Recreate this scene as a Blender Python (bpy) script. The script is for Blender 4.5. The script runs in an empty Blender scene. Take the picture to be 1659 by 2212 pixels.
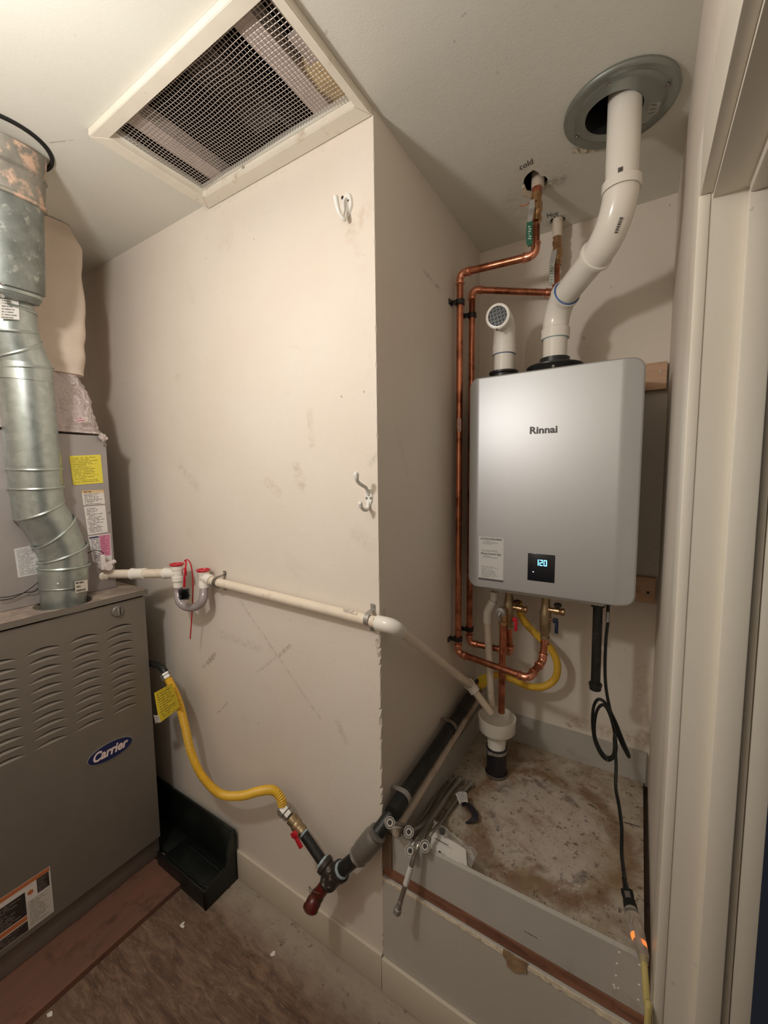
import bpy, bmesh, math, random
from mathutils import Vector as V, Matrix, noise
random.seed(7)
C = bpy.context.scene.collection
PI = math.pi

# ------------------------------------------------------------------ camera
IW, IH, FPX = 1659.0, 2212.0, 882.2
YAW, PIT, ROL = -0.56003, 0.0916180, -0.0111297
CAM = V((0.5955, -0.9205, 1.537))
_cy, _sy, _cp, _sp, _cr, _sr = math.cos(YAW), math.sin(YAW), math.cos(PIT), math.sin(PIT), math.cos(ROL), math.sin(ROL)
_f = V((_sy*_cp, _cy*_cp, -_sp)); _r0 = V((_cy, -_sy, 0)); _u0 = _r0.cross(_f)
CR = _cr*_r0 + _sr*_u0; CU = -_sr*_r0 + _cr*_u0; CF = _f
cam_d = bpy.data.cameras.new('camera'); cam = bpy.data.objects.new('camera', cam_d); C.objects.link(cam)
cam.matrix_world = Matrix(((CR.x, CU.x, -CF.x, CAM.x), (CR.y, CU.y, -CF.y, CAM.y), (CR.z, CU.z, -CF.z, CAM.z), (0, 0, 0, 1)))
cam_d.sensor_fit = 'VERTICAL'; cam_d.sensor_height = 36.0; cam_d.lens = FPX/IH*36.0
cam_d.clip_start = 0.01; cam_d.clip_end = 50
bpy.context.scene.camera = cam

# ------------------------------------------------------------------ world, light, exposure
w = bpy.data.worlds.new('world'); bpy.context.scene.world = w; w.use_nodes = True
w.node_tree.nodes['Background'].inputs[0].default_value = (0.55, 0.62, 0.8, 1)
w.node_tree.nodes['Background'].inputs[1].default_value = 0.02
ld = bpy.data.lights.new('ceiling_bulb', 'POINT'); lo = bpy.data.objects.new('ceiling_bulb', ld); C.objects.link(lo)
lo.location = (-0.25, -0.93, 2.03); ld.energy = 21.3; ld.shadow_soft_size = 0.05; ld.color = (1.0, 0.965, 0.925)
vs = bpy.context.scene.view_settings
vs.view_transform = 'Standard'; vs.look = 'None'; vs.gamma = 1.0; vs.use_curve_mapping = False
vs.exposure = 0.0

CH = 2.44       # ceiling height
D = 0.796       # alcove depth
XR = 0.663      # right wall
FX = -0.97      # furnace front

def at(px, py, ax, v):
    """point on the plane axis = v seen in this direction (used to measure the photograph)"""
    d = (px-IW/2)/FPX*CR - (py-IH/2)/FPX*CU + CF
    i = 'xyz'.index(ax)
    return CAM + d*((v-CAM[i])/d[i])

# ------------------------------------------------------------------ materials
def new_mat(name):
    m = bpy.data.materials.new(name); m.use_nodes = True
    nt = m.node_tree; b = nt.nodes['Principled BSDF']
    return m, nt, b
def setc(b, col, rough, metal=0, spec=None):
    b.inputs['Base Color'].default_value = (*col, 1); b.inputs['Roughness'].default_value = rough
    b.inputs['Metallic'].default_value = metal
    if spec is not None: b.inputs['Specular IOR Level'].default_value = spec
def N(nt, t, **k):
    n = nt.nodes.new(t)
    for a, v in k.items(): setattr(n, a, v)
    return n
def L(nt, a, b): nt.links.new(a, b)
def math_(nt, op, a, b=None, clamp=False):
    n = N(nt, 'ShaderNodeMath', operation=op); n.use_clamp = clamp
    for i, x in enumerate((a, b)):
        if x is None: continue
        if isinstance(x, (int, float)): n.inputs[i].default_value = x
        else: L(nt, x, n.inputs[i])
    return n.outputs[0]
def mixc(nt, fac, a, b, mode='MIX'):
    n = N(nt, 'ShaderNodeMix', data_type='RGBA', blend_type=mode)
    if isinstance(fac, (int, float)): n.inputs[0].default_value = fac
    else: L(nt, fac, n.inputs[0])
    for i, x in ((6, a), (7, b)):
        if isinstance(x, tuple): n.inputs[i].default_value = (*x, 1) if len(x) == 3 else x
        else: L(nt, x, n.inputs[i])
    return n.outputs[2]
def ramp(nt, fac, p0, p1):
    n = N(nt, 'ShaderNodeMapRange'); n.inputs[1].default_value = p0; n.inputs[2].default_value = p1
    L(nt, fac, n.inputs[0]); return n.outputs[0]
def noise_(nt, co, scale, detail=4, rough=.55, dist=0):
    n = N(nt, 'ShaderNodeTexNoise'); n.inputs['Scale'].default_value = scale; n.inputs['Detail'].default_value = detail
    n.inputs['Roughness'].default_value = rough; n.inputs['Distortion'].default_value = dist
    L(nt, co, n.inputs['Vector']); return n.outputs[0]
def world_co(nt):
    return N(nt, 'ShaderNodeNewGeometry').outputs['Position']
def bump(nt, b, h, strength, dist=.002):
    n = N(nt, 'ShaderNodeBump'); n.inputs['Strength'].default_value = strength; n.inputs['Distance'].default_value = dist
    L(nt, h, n.inputs['Height']); L(nt, n.outputs[0], b.inputs['Normal'])

def simple(name, col, rough=.5, metal=0, var=0.0, vscale=20, bmp=0, bscale=200, dirt=None, dscale=9, d0=.55, d1=.75, spec=None):
    m, nt, b = new_mat(name); setc(b, col, rough, metal, spec)
    co = world_co(nt)
    c = None
    if var:
        n = noise_(nt, co, vscale)
        c = mixc(nt, ramp(nt, n, .3, .7), tuple(x*(1-var) for x in col), tuple(min(1, x*(1+var)) for x in col))
    if dirt:
        n = noise_(nt, co, dscale, 6, .65)
        c = mixc(nt, ramp(nt, n, d0, d1), c if c is not None else col, dirt)
    if c is not None: L(nt, c, b.inputs['Base Color'])
    if bmp: bump(nt, b, noise_(nt, co, bscale, 3), bmp)
    return m

def seg_mask(nt, co, a, b_, wd, soft):
    """1 near the segment a-b (3D), with a noisy edge"""
    nd = N(nt, 'ShaderNodeVectorMath', operation='SUBTRACT'); L(nt, co, nd.inputs[0]); nd.inputs[1].default_value = a
    ab = V(b_)-V(a); l2 = ab.length_squared
    dt = N(nt, 'ShaderNodeVectorMath', operation='DOT_PRODUCT'); L(nt, nd.outputs[0], dt.inputs[0]); dt.inputs[1].default_value = ab/l2
    t = math_(nt, 'MAXIMUM', math_(nt, 'MINIMUM', dt.outputs['Value'], 1.0), 0.0)
    sc = N(nt, 'ShaderNodeVectorMath', operation='SCALE'); sc.inputs[0].default_value = ab; L(nt, t, sc.inputs['Scale'])
    df = N(nt, 'ShaderNodeVectorMath', operation='DISTANCE'); L(nt, nd.outputs[0], df.inputs[0]); L(nt, sc.outputs[0], df.inputs[1])
    return ramp(nt, df.outputs['Value'], wd+soft, wd)

def wall_mat(name, col, marks=(), smudge=.5, tint=(.50, .36, .27), bmp=.25, rough=.62, seed=0):
    m, nt, b = new_mat(name); setc(b, col, rough)
    co0 = world_co(nt)
    mp = N(nt, 'ShaderNodeMapping'); L(nt, co0, mp.inputs[0]); mp.inputs['Location'].default_value = (seed, seed*2, 0)
    co = mp.outputs[0]
    c = mixc(nt, ramp(nt, noise_(nt, co, 2.2, 4), .35, .7), col, tuple(x*f for x, f in zip(col, (.96, .93, .91))))
    nz = noise_(nt, co, 7.5, 8, .68, .6)
    big = noise_(nt, co, 1.9, 2)
    sm = math_(nt, 'MULTIPLY', ramp(nt, nz, .58, .78), ramp(nt, big, .42, .62))
    c = mixc(nt, math_(nt, 'MULTIPLY', sm, smudge*.6), c, tint)
    sp = ramp(nt, noise_(nt, co, 46, 3, .5), .71, .76)
    c = mixc(nt, math_(nt, 'MULTIPLY', math_(nt, 'MULTIPLY', sp, ramp(nt, big, .45, .6)), .45), c, (.2, .15, .11))
    if marks:
        dn = N(nt, 'ShaderNodeTexNoise'); dn.inputs['Scale'].default_value = 30; dn.inputs['Detail'].default_value = 4; L(nt, co, dn.inputs['Vector'])
        sb = N(nt, 'ShaderNodeVectorMath', operation='SUBTRACT'); L(nt, dn.outputs['Color'], sb.inputs[0]); sb.inputs[1].default_value = (.5, .5, .5)
        sc = N(nt, 'ShaderNodeVectorMath', operation='SCALE'); L(nt, sb.outputs[0], sc.inputs[0]); sc.inputs['Scale'].default_value = .010
        ad = N(nt, 'ShaderNodeVectorMath', operation='ADD'); L(nt, co0, ad.inputs[0]); L(nt, sc.outputs[0], ad.inputs[1])
        br = ramp(nt, noise_(nt, co, 60, 4, .6), .38, .62)
        for a, b_, wd, soft, cc, s in marks:
            mk = seg_mask(nt, ad.outputs[0], a, b_, wd, soft)
            c = mixc(nt, math_(nt, 'MULTIPLY', math_(nt, 'MULTIPLY', mk, br), s*.6), c, cc)
    L(nt, c, b.inputs['Base Color'])
    h = math_(nt, 'ADD', noise_(nt, co, 260, 2), math_(nt, 'MULTIPLY', noise_(nt, co, 28, 3), 1.6))
    bump(nt, b, h, bmp, .0016)
    return m

def ink_mat(name, base, ink, rows, words=40, fill=.9, mx=.08, my=.04, seed=0.0, rough=.45):
    """flat print: rows of small words on a coloured ground (UV space)"""
    m, nt, b = new_mat(name); setc(b, base, rough)
    uv = N(nt, 'ShaderNodeUVMap'); sp = N(nt, 'ShaderNodeSeparateXYZ'); L(nt, uv.outputs[0], sp.inputs[0])
    u, v = sp.outputs[0], sp.outputs[1]
    vr = math_(nt, 'MULTIPLY', v, rows)
    row = math_(nt, 'FLOOR', vr); fr = math_(nt, 'FRACT', vr)
    line = math_(nt, 'MULTIPLY', math_(nt, 'GREATER_THAN', fr, .28), math_(nt, 'LESS_THAN', fr, .74))
    cb = N(nt, 'ShaderNodeCombineXYZ'); L(nt, math_(nt, 'MULTIPLY', u, words), cb.inputs[0]); L(nt, math_(nt, 'MULTIPLY', row, 7.3), cb.inputs[1]); cb.inputs[2].default_value = seed
    nz = N(nt, 'ShaderNodeTexNoise'); nz.inputs['Scale'].default_value = 1.0; nz.inputs['Detail'].default_value = 1; L(nt, cb.outputs[0], nz.inputs['Vector'])
    wd = math_(nt, 'GREATER_THAN', nz.outputs[0], .42)
    wn = N(nt, 'ShaderNodeTexWhiteNoise', noise_dimensions='1D'); L(nt, math_(nt, 'ADD', row, seed), wn.inputs['W'])
    end = math_(nt, 'ADD', math_(nt, 'MULTIPLY', wn.outputs['Value'], 1-mx*2-.35), .35+mx)
    mar = math_(nt, 'MULTIPLY', math_(nt, 'GREATER_THAN', u, mx), math_(nt, 'LESS_THAN', u, math_(nt, 'MINIMUM', end, 1-mx)))
    mv = math_(nt, 'MULTIPLY', math_(nt, 'GREATER_THAN', v, my), math_(nt, 'LESS_THAN', v, 1-my))
    k = math_(nt, 'MULTIPLY', math_(nt, 'MULTIPLY', line, wd), math_(nt, 'MULTIPLY', mar, mv))
    c = mixc(nt, math_(nt, 'MULTIPLY', k, fill), base, ink)
    L(nt, c, b.inputs['Base Color'])
    return m

CREAM = (.80, .73, .645)
def wp(px, py): return tuple(at(px, py, 'y', 0))
BR = (.33, .20, .13); GRY = (.30, .26, .23)
marks = [
    (wp(520, 1300), wp(690, 1550), .0035, .004, GRY, .55), (wp(600, 1418), wp(626, 1395), .004, .004, BR, .9),
    (wp(556, 1452), wp(600, 1418), .003, .004, GRY, .6), (wp(450, 1432), wp(464, 1412), .006, .006, BR, .9),
    (wp(440, 1440), wp(462, 1418), .004, .006, GRY, .7), (wp(470, 1540), wp(493, 1518), .002, .003, GRY, .9),
    (wp(480, 1370), wp(560, 1400), .010, .012, GRY, .35), (wp(578, 1040), wp(600, 1062), .008, .014, (.45, .34, .25), .55),
    (wp(640, 1010), wp(652, 1050), .010, .014, (.42, .32, .22), .6), (wp(668, 890), wp(675, 960), .006, .01, (.5, .38, .28), .5),
    (wp(758, 510), wp(790, 455), .010, .014, (.60, .45, .33), .7), (wp(745, 470), wp(775, 545), .006, .01, (.62, .5, .4), .4),
    (wp(815, 1385), wp(822, 1425), .006, .004, BR, 1), (wp(826, 1475), wp(829, 1490), .003, .003, BR, 1),
    (wp(730, 1560), wp(745, 1600), .004, .012, GRY, .5), (wp(800, 1000), wp(818, 980), .004, .01, GRY, .5),
    (wp(460, 450), wp(700, 316), .010, .004, (.62, .56, .50), .55), (wp(738, 856), wp(739, 858), .002, .001, (.1, .08, .07), 1),
    (wp(786, 846), wp(787, 848), .002, .001, (.1, .08, .07), 1), (wp(548, 517), wp(549, 518), .0015, .001, (.1, .08, .07), 1),
    (wp(390, 1010), wp(425, 1050), .006, .02, GRY, .35), (wp(770, 1150), wp(800, 1180), .01, .02, (.5, .4, .3), .4),
]
M = {}
M['wall'] = wall_mat('painted_wall', CREAM, marks, .45)
def lp(px, py): return tuple(at(px, py, 'x', 0))
M['wall_side'] = wall_mat('painted_side_wall', CREAM, [
    (lp(915, 585), lp(950, 625), .004, .006, GRY, .8), (lp(830, 1320), lp(834, 1380), .006, .006, BR, .6), (lp(858, 930), lp(880, 1020), .004, .01, GRY, .3)], .35, seed=3)
def bp(px, py): return tuple(at(px, py, 'y', D))
M['wall_back'] = wall_mat('painted_back_wall', (.78, .71, .62), [
    (bp(1240, 1560), bp(1390, 1600), .012, .02, (.40, .27, .15), .7), (bp(1390, 1450), bp(1400, 1600), .02, .02, (.5, .38, .26), .5),
    (bp(1222, 1563), bp(1232, 1568), .006, .003, (.2, .1, .05), 1)], .3, seed=5)
def cp(px, py): return tuple(at(px, py, 'z', CH))
M['ceiling'] = wall_mat('painted_ceiling', (.755, .75, .675), [
    (cp(1100, 430), cp(1130, 470), .01, .03, (.4, .34, .27), .5), (cp(1180, 400), cp(1210, 392), .012, .02, (.15, .12, .09), .9),
    (cp(1245, 325), cp(1290, 322), .008, .006, (.22, .16, .12), .9), (cp(1200, 480), cp(1215, 475), .02, .02, (.3, .23, .17), .7),
    (cp(105, 308), cp(192, 300), .0014, .001, (.30, .27, .22), 1), (cp(1150, 385), cp(1180, 380), .05, .03, (.5, .42, .33), .4)], .18, bmp=.2, seed=8)
M['trim'] = wall_mat('painted_trim', (.80, .755, .655), (), .25, rough=.38, bmp=.12, seed=11)
M['white_frame'] = simple('frame_paint', (.80, .74, .63), .42, var=.05, vscale=12, dirt=(.48, .36, .24), dscale=14, d0=.60, d1=.78, bmp=.15, bscale=60)
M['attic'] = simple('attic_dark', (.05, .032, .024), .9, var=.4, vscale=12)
M['lumber_pale'] = simple('rough_sawn_joist', (.56, .48, .44), .8, var=.12, vscale=30)
M['insul_yellow'] = simple('fibreglass_insulation', (.72, .55, .30), .95, var=.35, vscale=30, bmp=.6, bscale=60)
M['board_grey'] = simple('grey_board', (.17, .15, .145), .8, var=.1)
M['wire'] = simple('galvanised_wire', (.50, .43, .38), .45, .5)
M['gyp'] = simple('torn_drywall_core', (.78, .68, .52), .9, var=.18, vscale=60, dirt=(.32, .18, .09), dscale=40, bmp=.5, bscale=120)
M['paper_torn'] = simple('torn_brown_paper', (.34, .22, .12), .9, var=.3, vscale=70, bmp=.5, bscale=90)
def wood(name, c1, c2, axis='X', scale=14, rough=.65):
    m, nt, b = new_mat(name); setc(b, c1, rough)
    co = world_co(nt); mp = N(nt, 'ShaderNodeMapping'); L(nt, co, mp.inputs[0])
    s = {'X': (.12, 1, 1), 'Y': (1, .12, 1), 'Z': (1, 1, .12)}[axis]
    mp.inputs['Scale'].default_value = tuple(v*scale for v in s)
    g = noise_(nt, mp.outputs[0], 4, 6, .6, .8)
    c = mixc(nt, ramp(nt, g, .3, .7), c1, c2)
    st = noise_(nt, co, 16, 5, .6)
    c = mixc(nt, math_(nt, 'MULTIPLY', ramp(nt, st, .55, .7), .6), c, tuple(x*.35 for x in c2))
    L(nt, c, b.inputs['Base Color']); bump(nt, b, g, .25)
    return m
M['wood_red'] = wood('rusty_brown_wood', (.33, .15, .085), (.15, .065, .04), 'X')
M['wood_end'] = wood('raw_brown_board', (.30, .21, .14), (.19, .12, .08), 'Z')
M['wood_pine'] = wood('pine_board', (.66, .43, .28), (.54, .33, .21), 'X', 10)
M['wood_dark'] = wood('dark_gap_wood', (.10, .065, .045), (.05, .03, .02), 'Y')
M['ply_red'] = wood('reddish_plywood', (.20, .085, .055), (.145, .075, .055), 'Y', 6)
# subfloor
m, nt, b = new_mat('stained_subfloor'); setc(b, (.3, .2, .13), .8); co = world_co(nt)
mp = N(nt, 'ShaderNodeMapping'); L(nt, co, mp.inputs[0]); mp.inputs['Rotation'].default_value = (0, 0, .55); mp.inputs['Scale'].default_value = (1, 4.5, 1)
g = noise_(nt, mp.outputs[0], 9, 8, .72, .7)
c = mixc(nt, ramp(nt, g, .36, .62), (.075, .040, .026), (.25, .155, .10))
g2 = noise_(nt, co, 3.2, 5, .6)
c = mixc(nt, math_(nt, 'MULTIPLY', ramp(nt, g2, .42, .62), .55), c, (.13, .078, .058))
sx = N(nt, 'ShaderNodeSeparateXYZ'); L(nt, co, sx.inputs[0])
edge = ramp(nt, math_(nt, 'ADD', sx.outputs[1], math_(nt, 'MULTIPLY', noise_(nt, co, 14, 5, .7), .12)), -.10, .01)
c = mixc(nt, math_(nt, 'MULTIPLY', edge, .8), c, (.42, .36, .28))
pat = ramp(nt, noise_(nt, mp.outputs[0], 26, 6, .7), .56, .64)
c = mixc(nt, math_(nt, 'MULTIPLY', pat, .6), c, (.28, .20, .125))
dk = ramp(nt, noise_(nt, co, 33, 5, .7), .60, .68)
c = mixc(nt, math_(nt, 'MULTIPLY', dk, .8), c, (.09, .05, .035))
L(nt, c, b.inputs['Base Color']); bump(nt, b, g, .5, .003); M['floor'] = m
# stained platform
m, nt, b = new_mat('stained_platform'); setc(b, (.5, .42, .33), .75); co = world_co(nt)
base = mixc(nt, ramp(nt, noise_(nt, co, 16, 6, .7), .3, .7), (.31, .235, .16), (.61, .54, .45))
ctr = V((.37, .40, .39))
nd = N(nt, 'ShaderNodeVectorMath', operation='DISTANCE'); L(nt, co, nd.inputs[0]); nd.inputs[1].default_value = ctr
rad = math_(nt, 'ADD', nd.outputs['Value'], math_(nt, 'MULTIPLY', math_(nt, 'SUBTRACT', noise_(nt, co, 9, 6, .65), .5), .13))
inner = ramp(nt, rad, .21, .15)
c = mixc(nt, math_(nt, 'MULTIPLY', inner, .55), base, (.60, .52, .46))
ring = math_(nt, 'MULTIPLY', ramp(nt, rad, .20, .225), ramp(nt, rad, .275, .24))
c = mixc(nt, math_(nt, 'MULTIPLY', ring, ramp(nt, noise_(nt, co, 20, 5, .7), .26, .52)), c, (.24, .145, .08))
arc = math_(nt, 'MULTIPLY', ramp(nt, rad, .15, .165), ramp(nt, rad, .19, .175))
c = mixc(nt, math_(nt, 'MULTIPLY', arc, ramp(nt, noise_(nt, co, 11, 3, .6), .50, .60)), c, (.24, .21, .19))
yel = ramp(nt, noise_(nt, co, 6, 6, .7), .50, .66)
c = mixc(nt, math_(nt, 'MULTIPLY', yel, .65), c, (.36, .27, .15))
rust = ramp(nt, noise_(nt, co, 11, 7, .72, .5), .52, .64)
c = mixc(nt, math_(nt, 'MULTIPLY', rust, .75), c, (.28, .165, .11))
sxx = N(nt, 'ShaderNodeSeparateXYZ'); L(nt, co, sxx.inputs[0])
lb = math_(nt, 'MULTIPLY', ramp(nt, math_(nt, 'ADD', sxx.outputs[0], math_(nt, 'MULTIPLY', noise_(nt, co, 10, 4), .06)), .14, .08), ramp(nt, sxx.outputs[1], .45, .55))
c = mixc(nt, math_(nt, 'MULTIPLY', lb, .7), c, (.45, .38, .28))
dk = ramp(nt, noise_(nt, co, 55, 6, .7), .57, .66)
c = mixc(nt, math_(nt, 'MULTIPLY', dk, .85), c, (.10, .065, .045))
ws = ramp(nt, noise_(nt, co, 90, 2, .5), .72, .76)
c = mixc(nt, ws, c, (.72, .68, .60))
L(nt, c, b.inputs['Base Color']); bump(nt, b, noise_(nt, co, 60, 6, .7), .5, .004); M['platform'] = m

M['liner'] = simple('grey_painted_panel', (.48, .455, .41), .6, var=.05, vscale=6, dirt=(.32, .27, .2), dscale=9, d0=.58, d1=.8)
M['plinth'] = wall_mat('plinth_paint', (.55, .52, .465), (), .35, seed=14)
M['base'] = wall_mat('baseboard_paint', (.66, .59, .48), (), .5, seed=17, rough=.5)
M['heater'] = simple('satin_silver_paint', (.56, .57, .585), .46, .62, bmp=.04, bscale=900)
M['heater_body'] = simple('heater_casing_grey', (.55, .53, .49), .45, .3)
M['pvc'] = simple('white_pvc', (.86, .82, .74), .22, var=.02, vscale=8)
M['pvc_old'] = simple('aged_pvc', (.80, .70, .57), .32, var=.06, vscale=14, dirt=(.58, .44, .32), dscale=22, d0=.55, d1=.8)
M['blue_primer'] = simple('blue_primer', (.03, .11, .34), .4)
M['black_pl'] = simple('black_plastic', (.018, .017, .018), .35)
M['tray'] = simple('black_tray_plastic', (.008, .010, .009), .42, dirt=(.03, .04, .03), dscale=8)
M['black_iron'] = simple('black_iron_pipe', (.022, .023, .022), .42, .35, bmp=.5, bscale=160, dirt=(.06, .055, .05), dscale=30)
M['grey_iron'] = simple('malleable_iron', (.24, .22, .195), .42, .5, bmp=.2, bscale=140, var=.12)
M['paint_smear'] = simple('paint_smeared_iron', (.045, .036, .03), .45, .3, dirt=(.42, .37, .32), dscale=42, d0=.58, d1=.68)
M['sealant'] = simple('blue_grey_thread_sealant', (.34, .42, .46), .5, var=.3, vscale=120)
M['red'] = simple('red_plastic', (.55, .012, .03), .3)
M['red_paint'] = simple('worn_red_paint', (.14, .014, .011), .25, dirt=(.055, .022, .014), dscale=22, d0=.40, d1=.58)
M['blue'] = simple('dark_blue_plastic', (.010, .018, .05), .3)
M['brass'] = simple('brass', (.52, .32, .17), .28, .9, var=.15, vscale=40)
M['brass_dull'] = simple('dull_brass', (.36, .27, .16), .42, .85, var=.2, vscale=50)
M['copper'] = simple('copper', (.62, .235, .135), .28, .95, var=.16, vscale=18, dirt=(.24, .08, .045), dscale=16, d0=.46, d1=.66)
M['copper_fit'] = simple('bright_copper_fitting', (.78, .34, .22), .22, .95, var=.08, vscale=25)
M['galv'] = None
m, nt, b = new_mat('galvanised_steel'); setc(b, (.5, .53, .5), .34, .8); co = world_co(nt)
vr = N(nt, 'ShaderNodeTexVoronoi'); vr.inputs['Scale'].default_value = 60; L(nt, co, vr.inputs['Vector'])
bw = N(nt, 'ShaderNodeRGBToBW'); L(nt, vr.outputs['Color'], bw.inputs[0])
c = mixc(nt, bw.outputs[0], (.38, .425, .40), (.49, .535, .51)); L(nt, c, b.inputs['Base Color'])
L(nt, math_(nt, 'ADD', math_(nt, 'MULTIPLY', noise_(nt, co, 40, 4), .25), .22), b.inputs['Roughness']); M['galv'] = m
M['galv_dull'] = simple('dull_galvanised_flange', (.30, .325, .30), .36, .7, var=.06, vscale=12)
M['galv_old'] = simple('weathered_galvanised_steel', (.23, .25, .23), .5, .6, var=.3, vscale=22, dirt=(.46, .48, .42), dscale=34, d0=.56, d1=.68)
M['collar'] = simple('stained_copper_band', (.27, .25, .21), .65, .3, var=.25, vscale=18, dirt=(.68, .47, .35), dscale=16, d0=.49, d1=.58)
M['steel'] = simple('plated_steel', (.42, .40, .37), .48, .7, var=.1, vscale=60)
M['steel_dk'] = simple('dark_plated_strap', (.30, .27, .24), .4, .8)
M['rubber'] = simple('black_rubber', (.015, .013, .018), .35, bmp=.2)
M['furn'] = simple('taupe_furnace_enamel', (.215, .185, .155), .42, .25, bmp=.12, bscale=500, var=.03)
M['furn_top'] = simple('dusty_furnace_top', (.26, .21, .18), .6, .1, var=.15, vscale=18, dirt=(.46, .36, .28), dscale=12, d0=.48, d1=.66)
M['coil'] = simple('grey_coil_casing', (.36, .325, .31), .45, .15, var=.03)
M['dark'] = simple('interior_shade', (.012, .010, .009), .9)  # near-black colour stands in for the shade inside hollows and gaps
M['insul'] = simple('painted_insulation_wrap', (.70, .58, .48), .75, var=.06, vscale=6, bmp=.4, bscale=14)
m, nt, b = new_mat('crinkled_foil'); setc(b, (.80, .69, .67), .20, .5); co = world_co(nt)
vv = N(nt, 'ShaderNodeTexVoronoi', feature='DISTANCE_TO_EDGE'); vv.inputs['Scale'].default_value = 38
ds = N(nt, 'ShaderNodeVectorMath', operation='ADD'); dn = N(nt, 'ShaderNodeTexNoise'); dn.inputs['Scale'].default_value = 30; L(nt, co, dn.inputs['Vector'])
s2 = N(nt, 'ShaderNodeVectorMath', operation='SCALE'); s2.inputs['Scale'].default_value = .04; L(nt, dn.outputs['Color'], s2.inputs[0])
L(nt, co, ds.inputs[0]); L(nt, s2.outputs[0], ds.inputs[1]); L(nt, ds.outputs[0], vv.inputs['Vector'])
bump(nt, b, math_(nt, 'ADD', vv.outputs['Distance'], noise_(nt, co, 45, 6, .7)), 1.0, .012); M['foil'] = m
M['gas_yellow'] = simple('yellow_gas_hose', (.80, .49, .045), .42, var=.08, vscale=10)
M['tag_yellow'] = ink_mat('yellow_tag', (.82, .62, .04), (.25, .18, .03), 12, 14)
M['cap_grey'] = simple('clear_grey_tube', (.36, .31, .31), .15)
M['clearish'] = simple('clear_plastic_fitting', (.66, .58, .56), .15)
M['black_cord'] = simple('black_cord', (.012, .014, .013), .3)
M['yellow_cord'] = simple('yellow_cord', (.52, .42, .16), .4)
M['green'] = simple('green_grip', (.012, .11, .06), .35)
M['ink'] = simple('black_ink', (.025, .02, .02), .6)
M['ink_grey'] = simple('grey_ink', (.10, .09, .09), .5)
M['white_ink'] = simple('pale_print', (.88, .72, .68), .4)
M['paper'] = simple('white_paper', (.74, .70, .65), .6)
M['sleeve'] = simple('cloudy_sleeve', (.68, .66, .63), .25)
M['washer'] = simple('fibre_washer', (.42, .38, .33), .6)
M['hookw'] = simple('white_enamel', (.86, .85, .80), .2)
M['chip'] = simple('paint_chip', (.80, .74, .66), .7)
M['navy'] = simple('navy_enamel', (.008, .016, .09), .3)
M['screen'] = simple('black_glass', (.006, .008, .014), .12)
M['screen_grey'] = simple('dark_grey_screen', (.17, .175, .175), .8)
M['tan_rod'] = simple('tan_painted_pipe', (.60, .50, .40), .5, var=.1, dirt=(.36, .25, .16), dscale=12, d0=.55, d1=.7)
def emit(name, col, s):
    m, nt, b = new_mat(name); setc(b, (0, 0, 0), .5); b.inputs['Emission Color'].default_value = (*col, 1); b.inputs['Emission Strength'].default_value = s
    return m
M['led'] = emit('blue_digits', (.18, .62, 1.0), 3.2)
M['led_w'] = emit('white_led', (.7, .9, 1.0), 4)
M['neon'] = emit('orange_indicator', (1.0, .22, .03), 1.8)
def glassy(name, col, alpha, rough=.15):
    m, nt, b = new_mat(name); setc(b, col, rough); b.inputs['Transmission Weight'].default_value = alpha; b.inputs['IOR'].default_value = 1.3
    return m
M['clear'] = glassy('clear_plastic', (.9, .85, .78), .85)
m, nt, b = new_mat('plastic_bag'); setc(b, (.8, .78, .75), .18); b.inputs['Alpha'].default_value = .42
bump(nt, b, noise_(nt, world_co(nt), 45, 4, .6), .8, .01); M['bag'] = m
# braided steel, UV driven
m, nt, b = new_mat('braided_steel'); setc(b, (.55, .53, .49), .32, .9)
uv = N(nt, 'ShaderNodeUVMap'); ck = N(nt, 'ShaderNodeMapping'); L(nt, uv.outputs[0], ck.inputs[0]); ck.inputs['Rotation'].default_value = (0, 0, .785); ck.inputs['Scale'].default_value = (22, 22, 1)
ch = N(nt, 'ShaderNodeTexChecker'); ch.inputs['Scale'].default_value = 1.0; L(nt, ck.outputs[0], ch.inputs['Vector'])
L(nt, mixc(nt, ch.outputs['Fac'], (.36, .34, .31), (.56, .54, .50)), b.inputs['Base Color']); bump(nt, b, ch.outputs['Fac'], .4); M['braid'] = m

# ------------------------------------------------------------------ geometry helpers
WL = {}    # world origin of each root
def link(name, me, mat=None, parent=None, loc=None):
    o = bpy.data.objects.new(name, me); C.objects.link(o)
    if mat is not None:
        me.materials.clear(); me.materials.append(mat)
    if parent is not None: o.parent = parent
    if loc is not None: o.location = loc
    return o
def obj(name, bm, mat, parent=None, smooth=True, ang=35, label=None):
    """vertices given in world space; a child shares its root's origin"""
    if parent is not None:
        org = WL[parent.name]
    else:
        zs = [v.co for v in bm.verts]
        mn = V((min(v.x for v in zs), min(v.y for v in zs), min(v.z for v in zs))); mx = V((max(v.x for v in zs), max(v.y for v in zs), max(v.z for v in zs)))
        org = V(((mn.x+mx.x)/2, (mn.y+mx.y)/2, mn.z))
    bmesh.ops.translate(bm, verts=bm.verts, vec=-org)
    bmesh.ops.recalc_face_normals(bm, faces=bm.faces)
    me = bpy.data.meshes.new(name); bm.to_mesh(me); bm.free()
    if smooth:
        for p in me.polygons: p.use_smooth = True
        me.set_sharp_from_angle(angle=math.radians(ang))
    o = link(name, me, mat, parent, None if parent is not None else org)
    WL[o.name] = org
    if label: o['label'] = label
    return o
def thing(name, label, cat, loc, group=None):
    o = bpy.data.objects.new(name, None); C.objects.link(o); o.location = loc; o.empty_display_size = .05
    o['label'] = label; o['category'] = cat
    if group: o['group'] = group
    WL[o.name] = V(loc); return o
def tag(o, label, cat, group=None):
    o['label'] = label; o['category'] = cat
    if group: o['group'] = group
    return o
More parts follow.
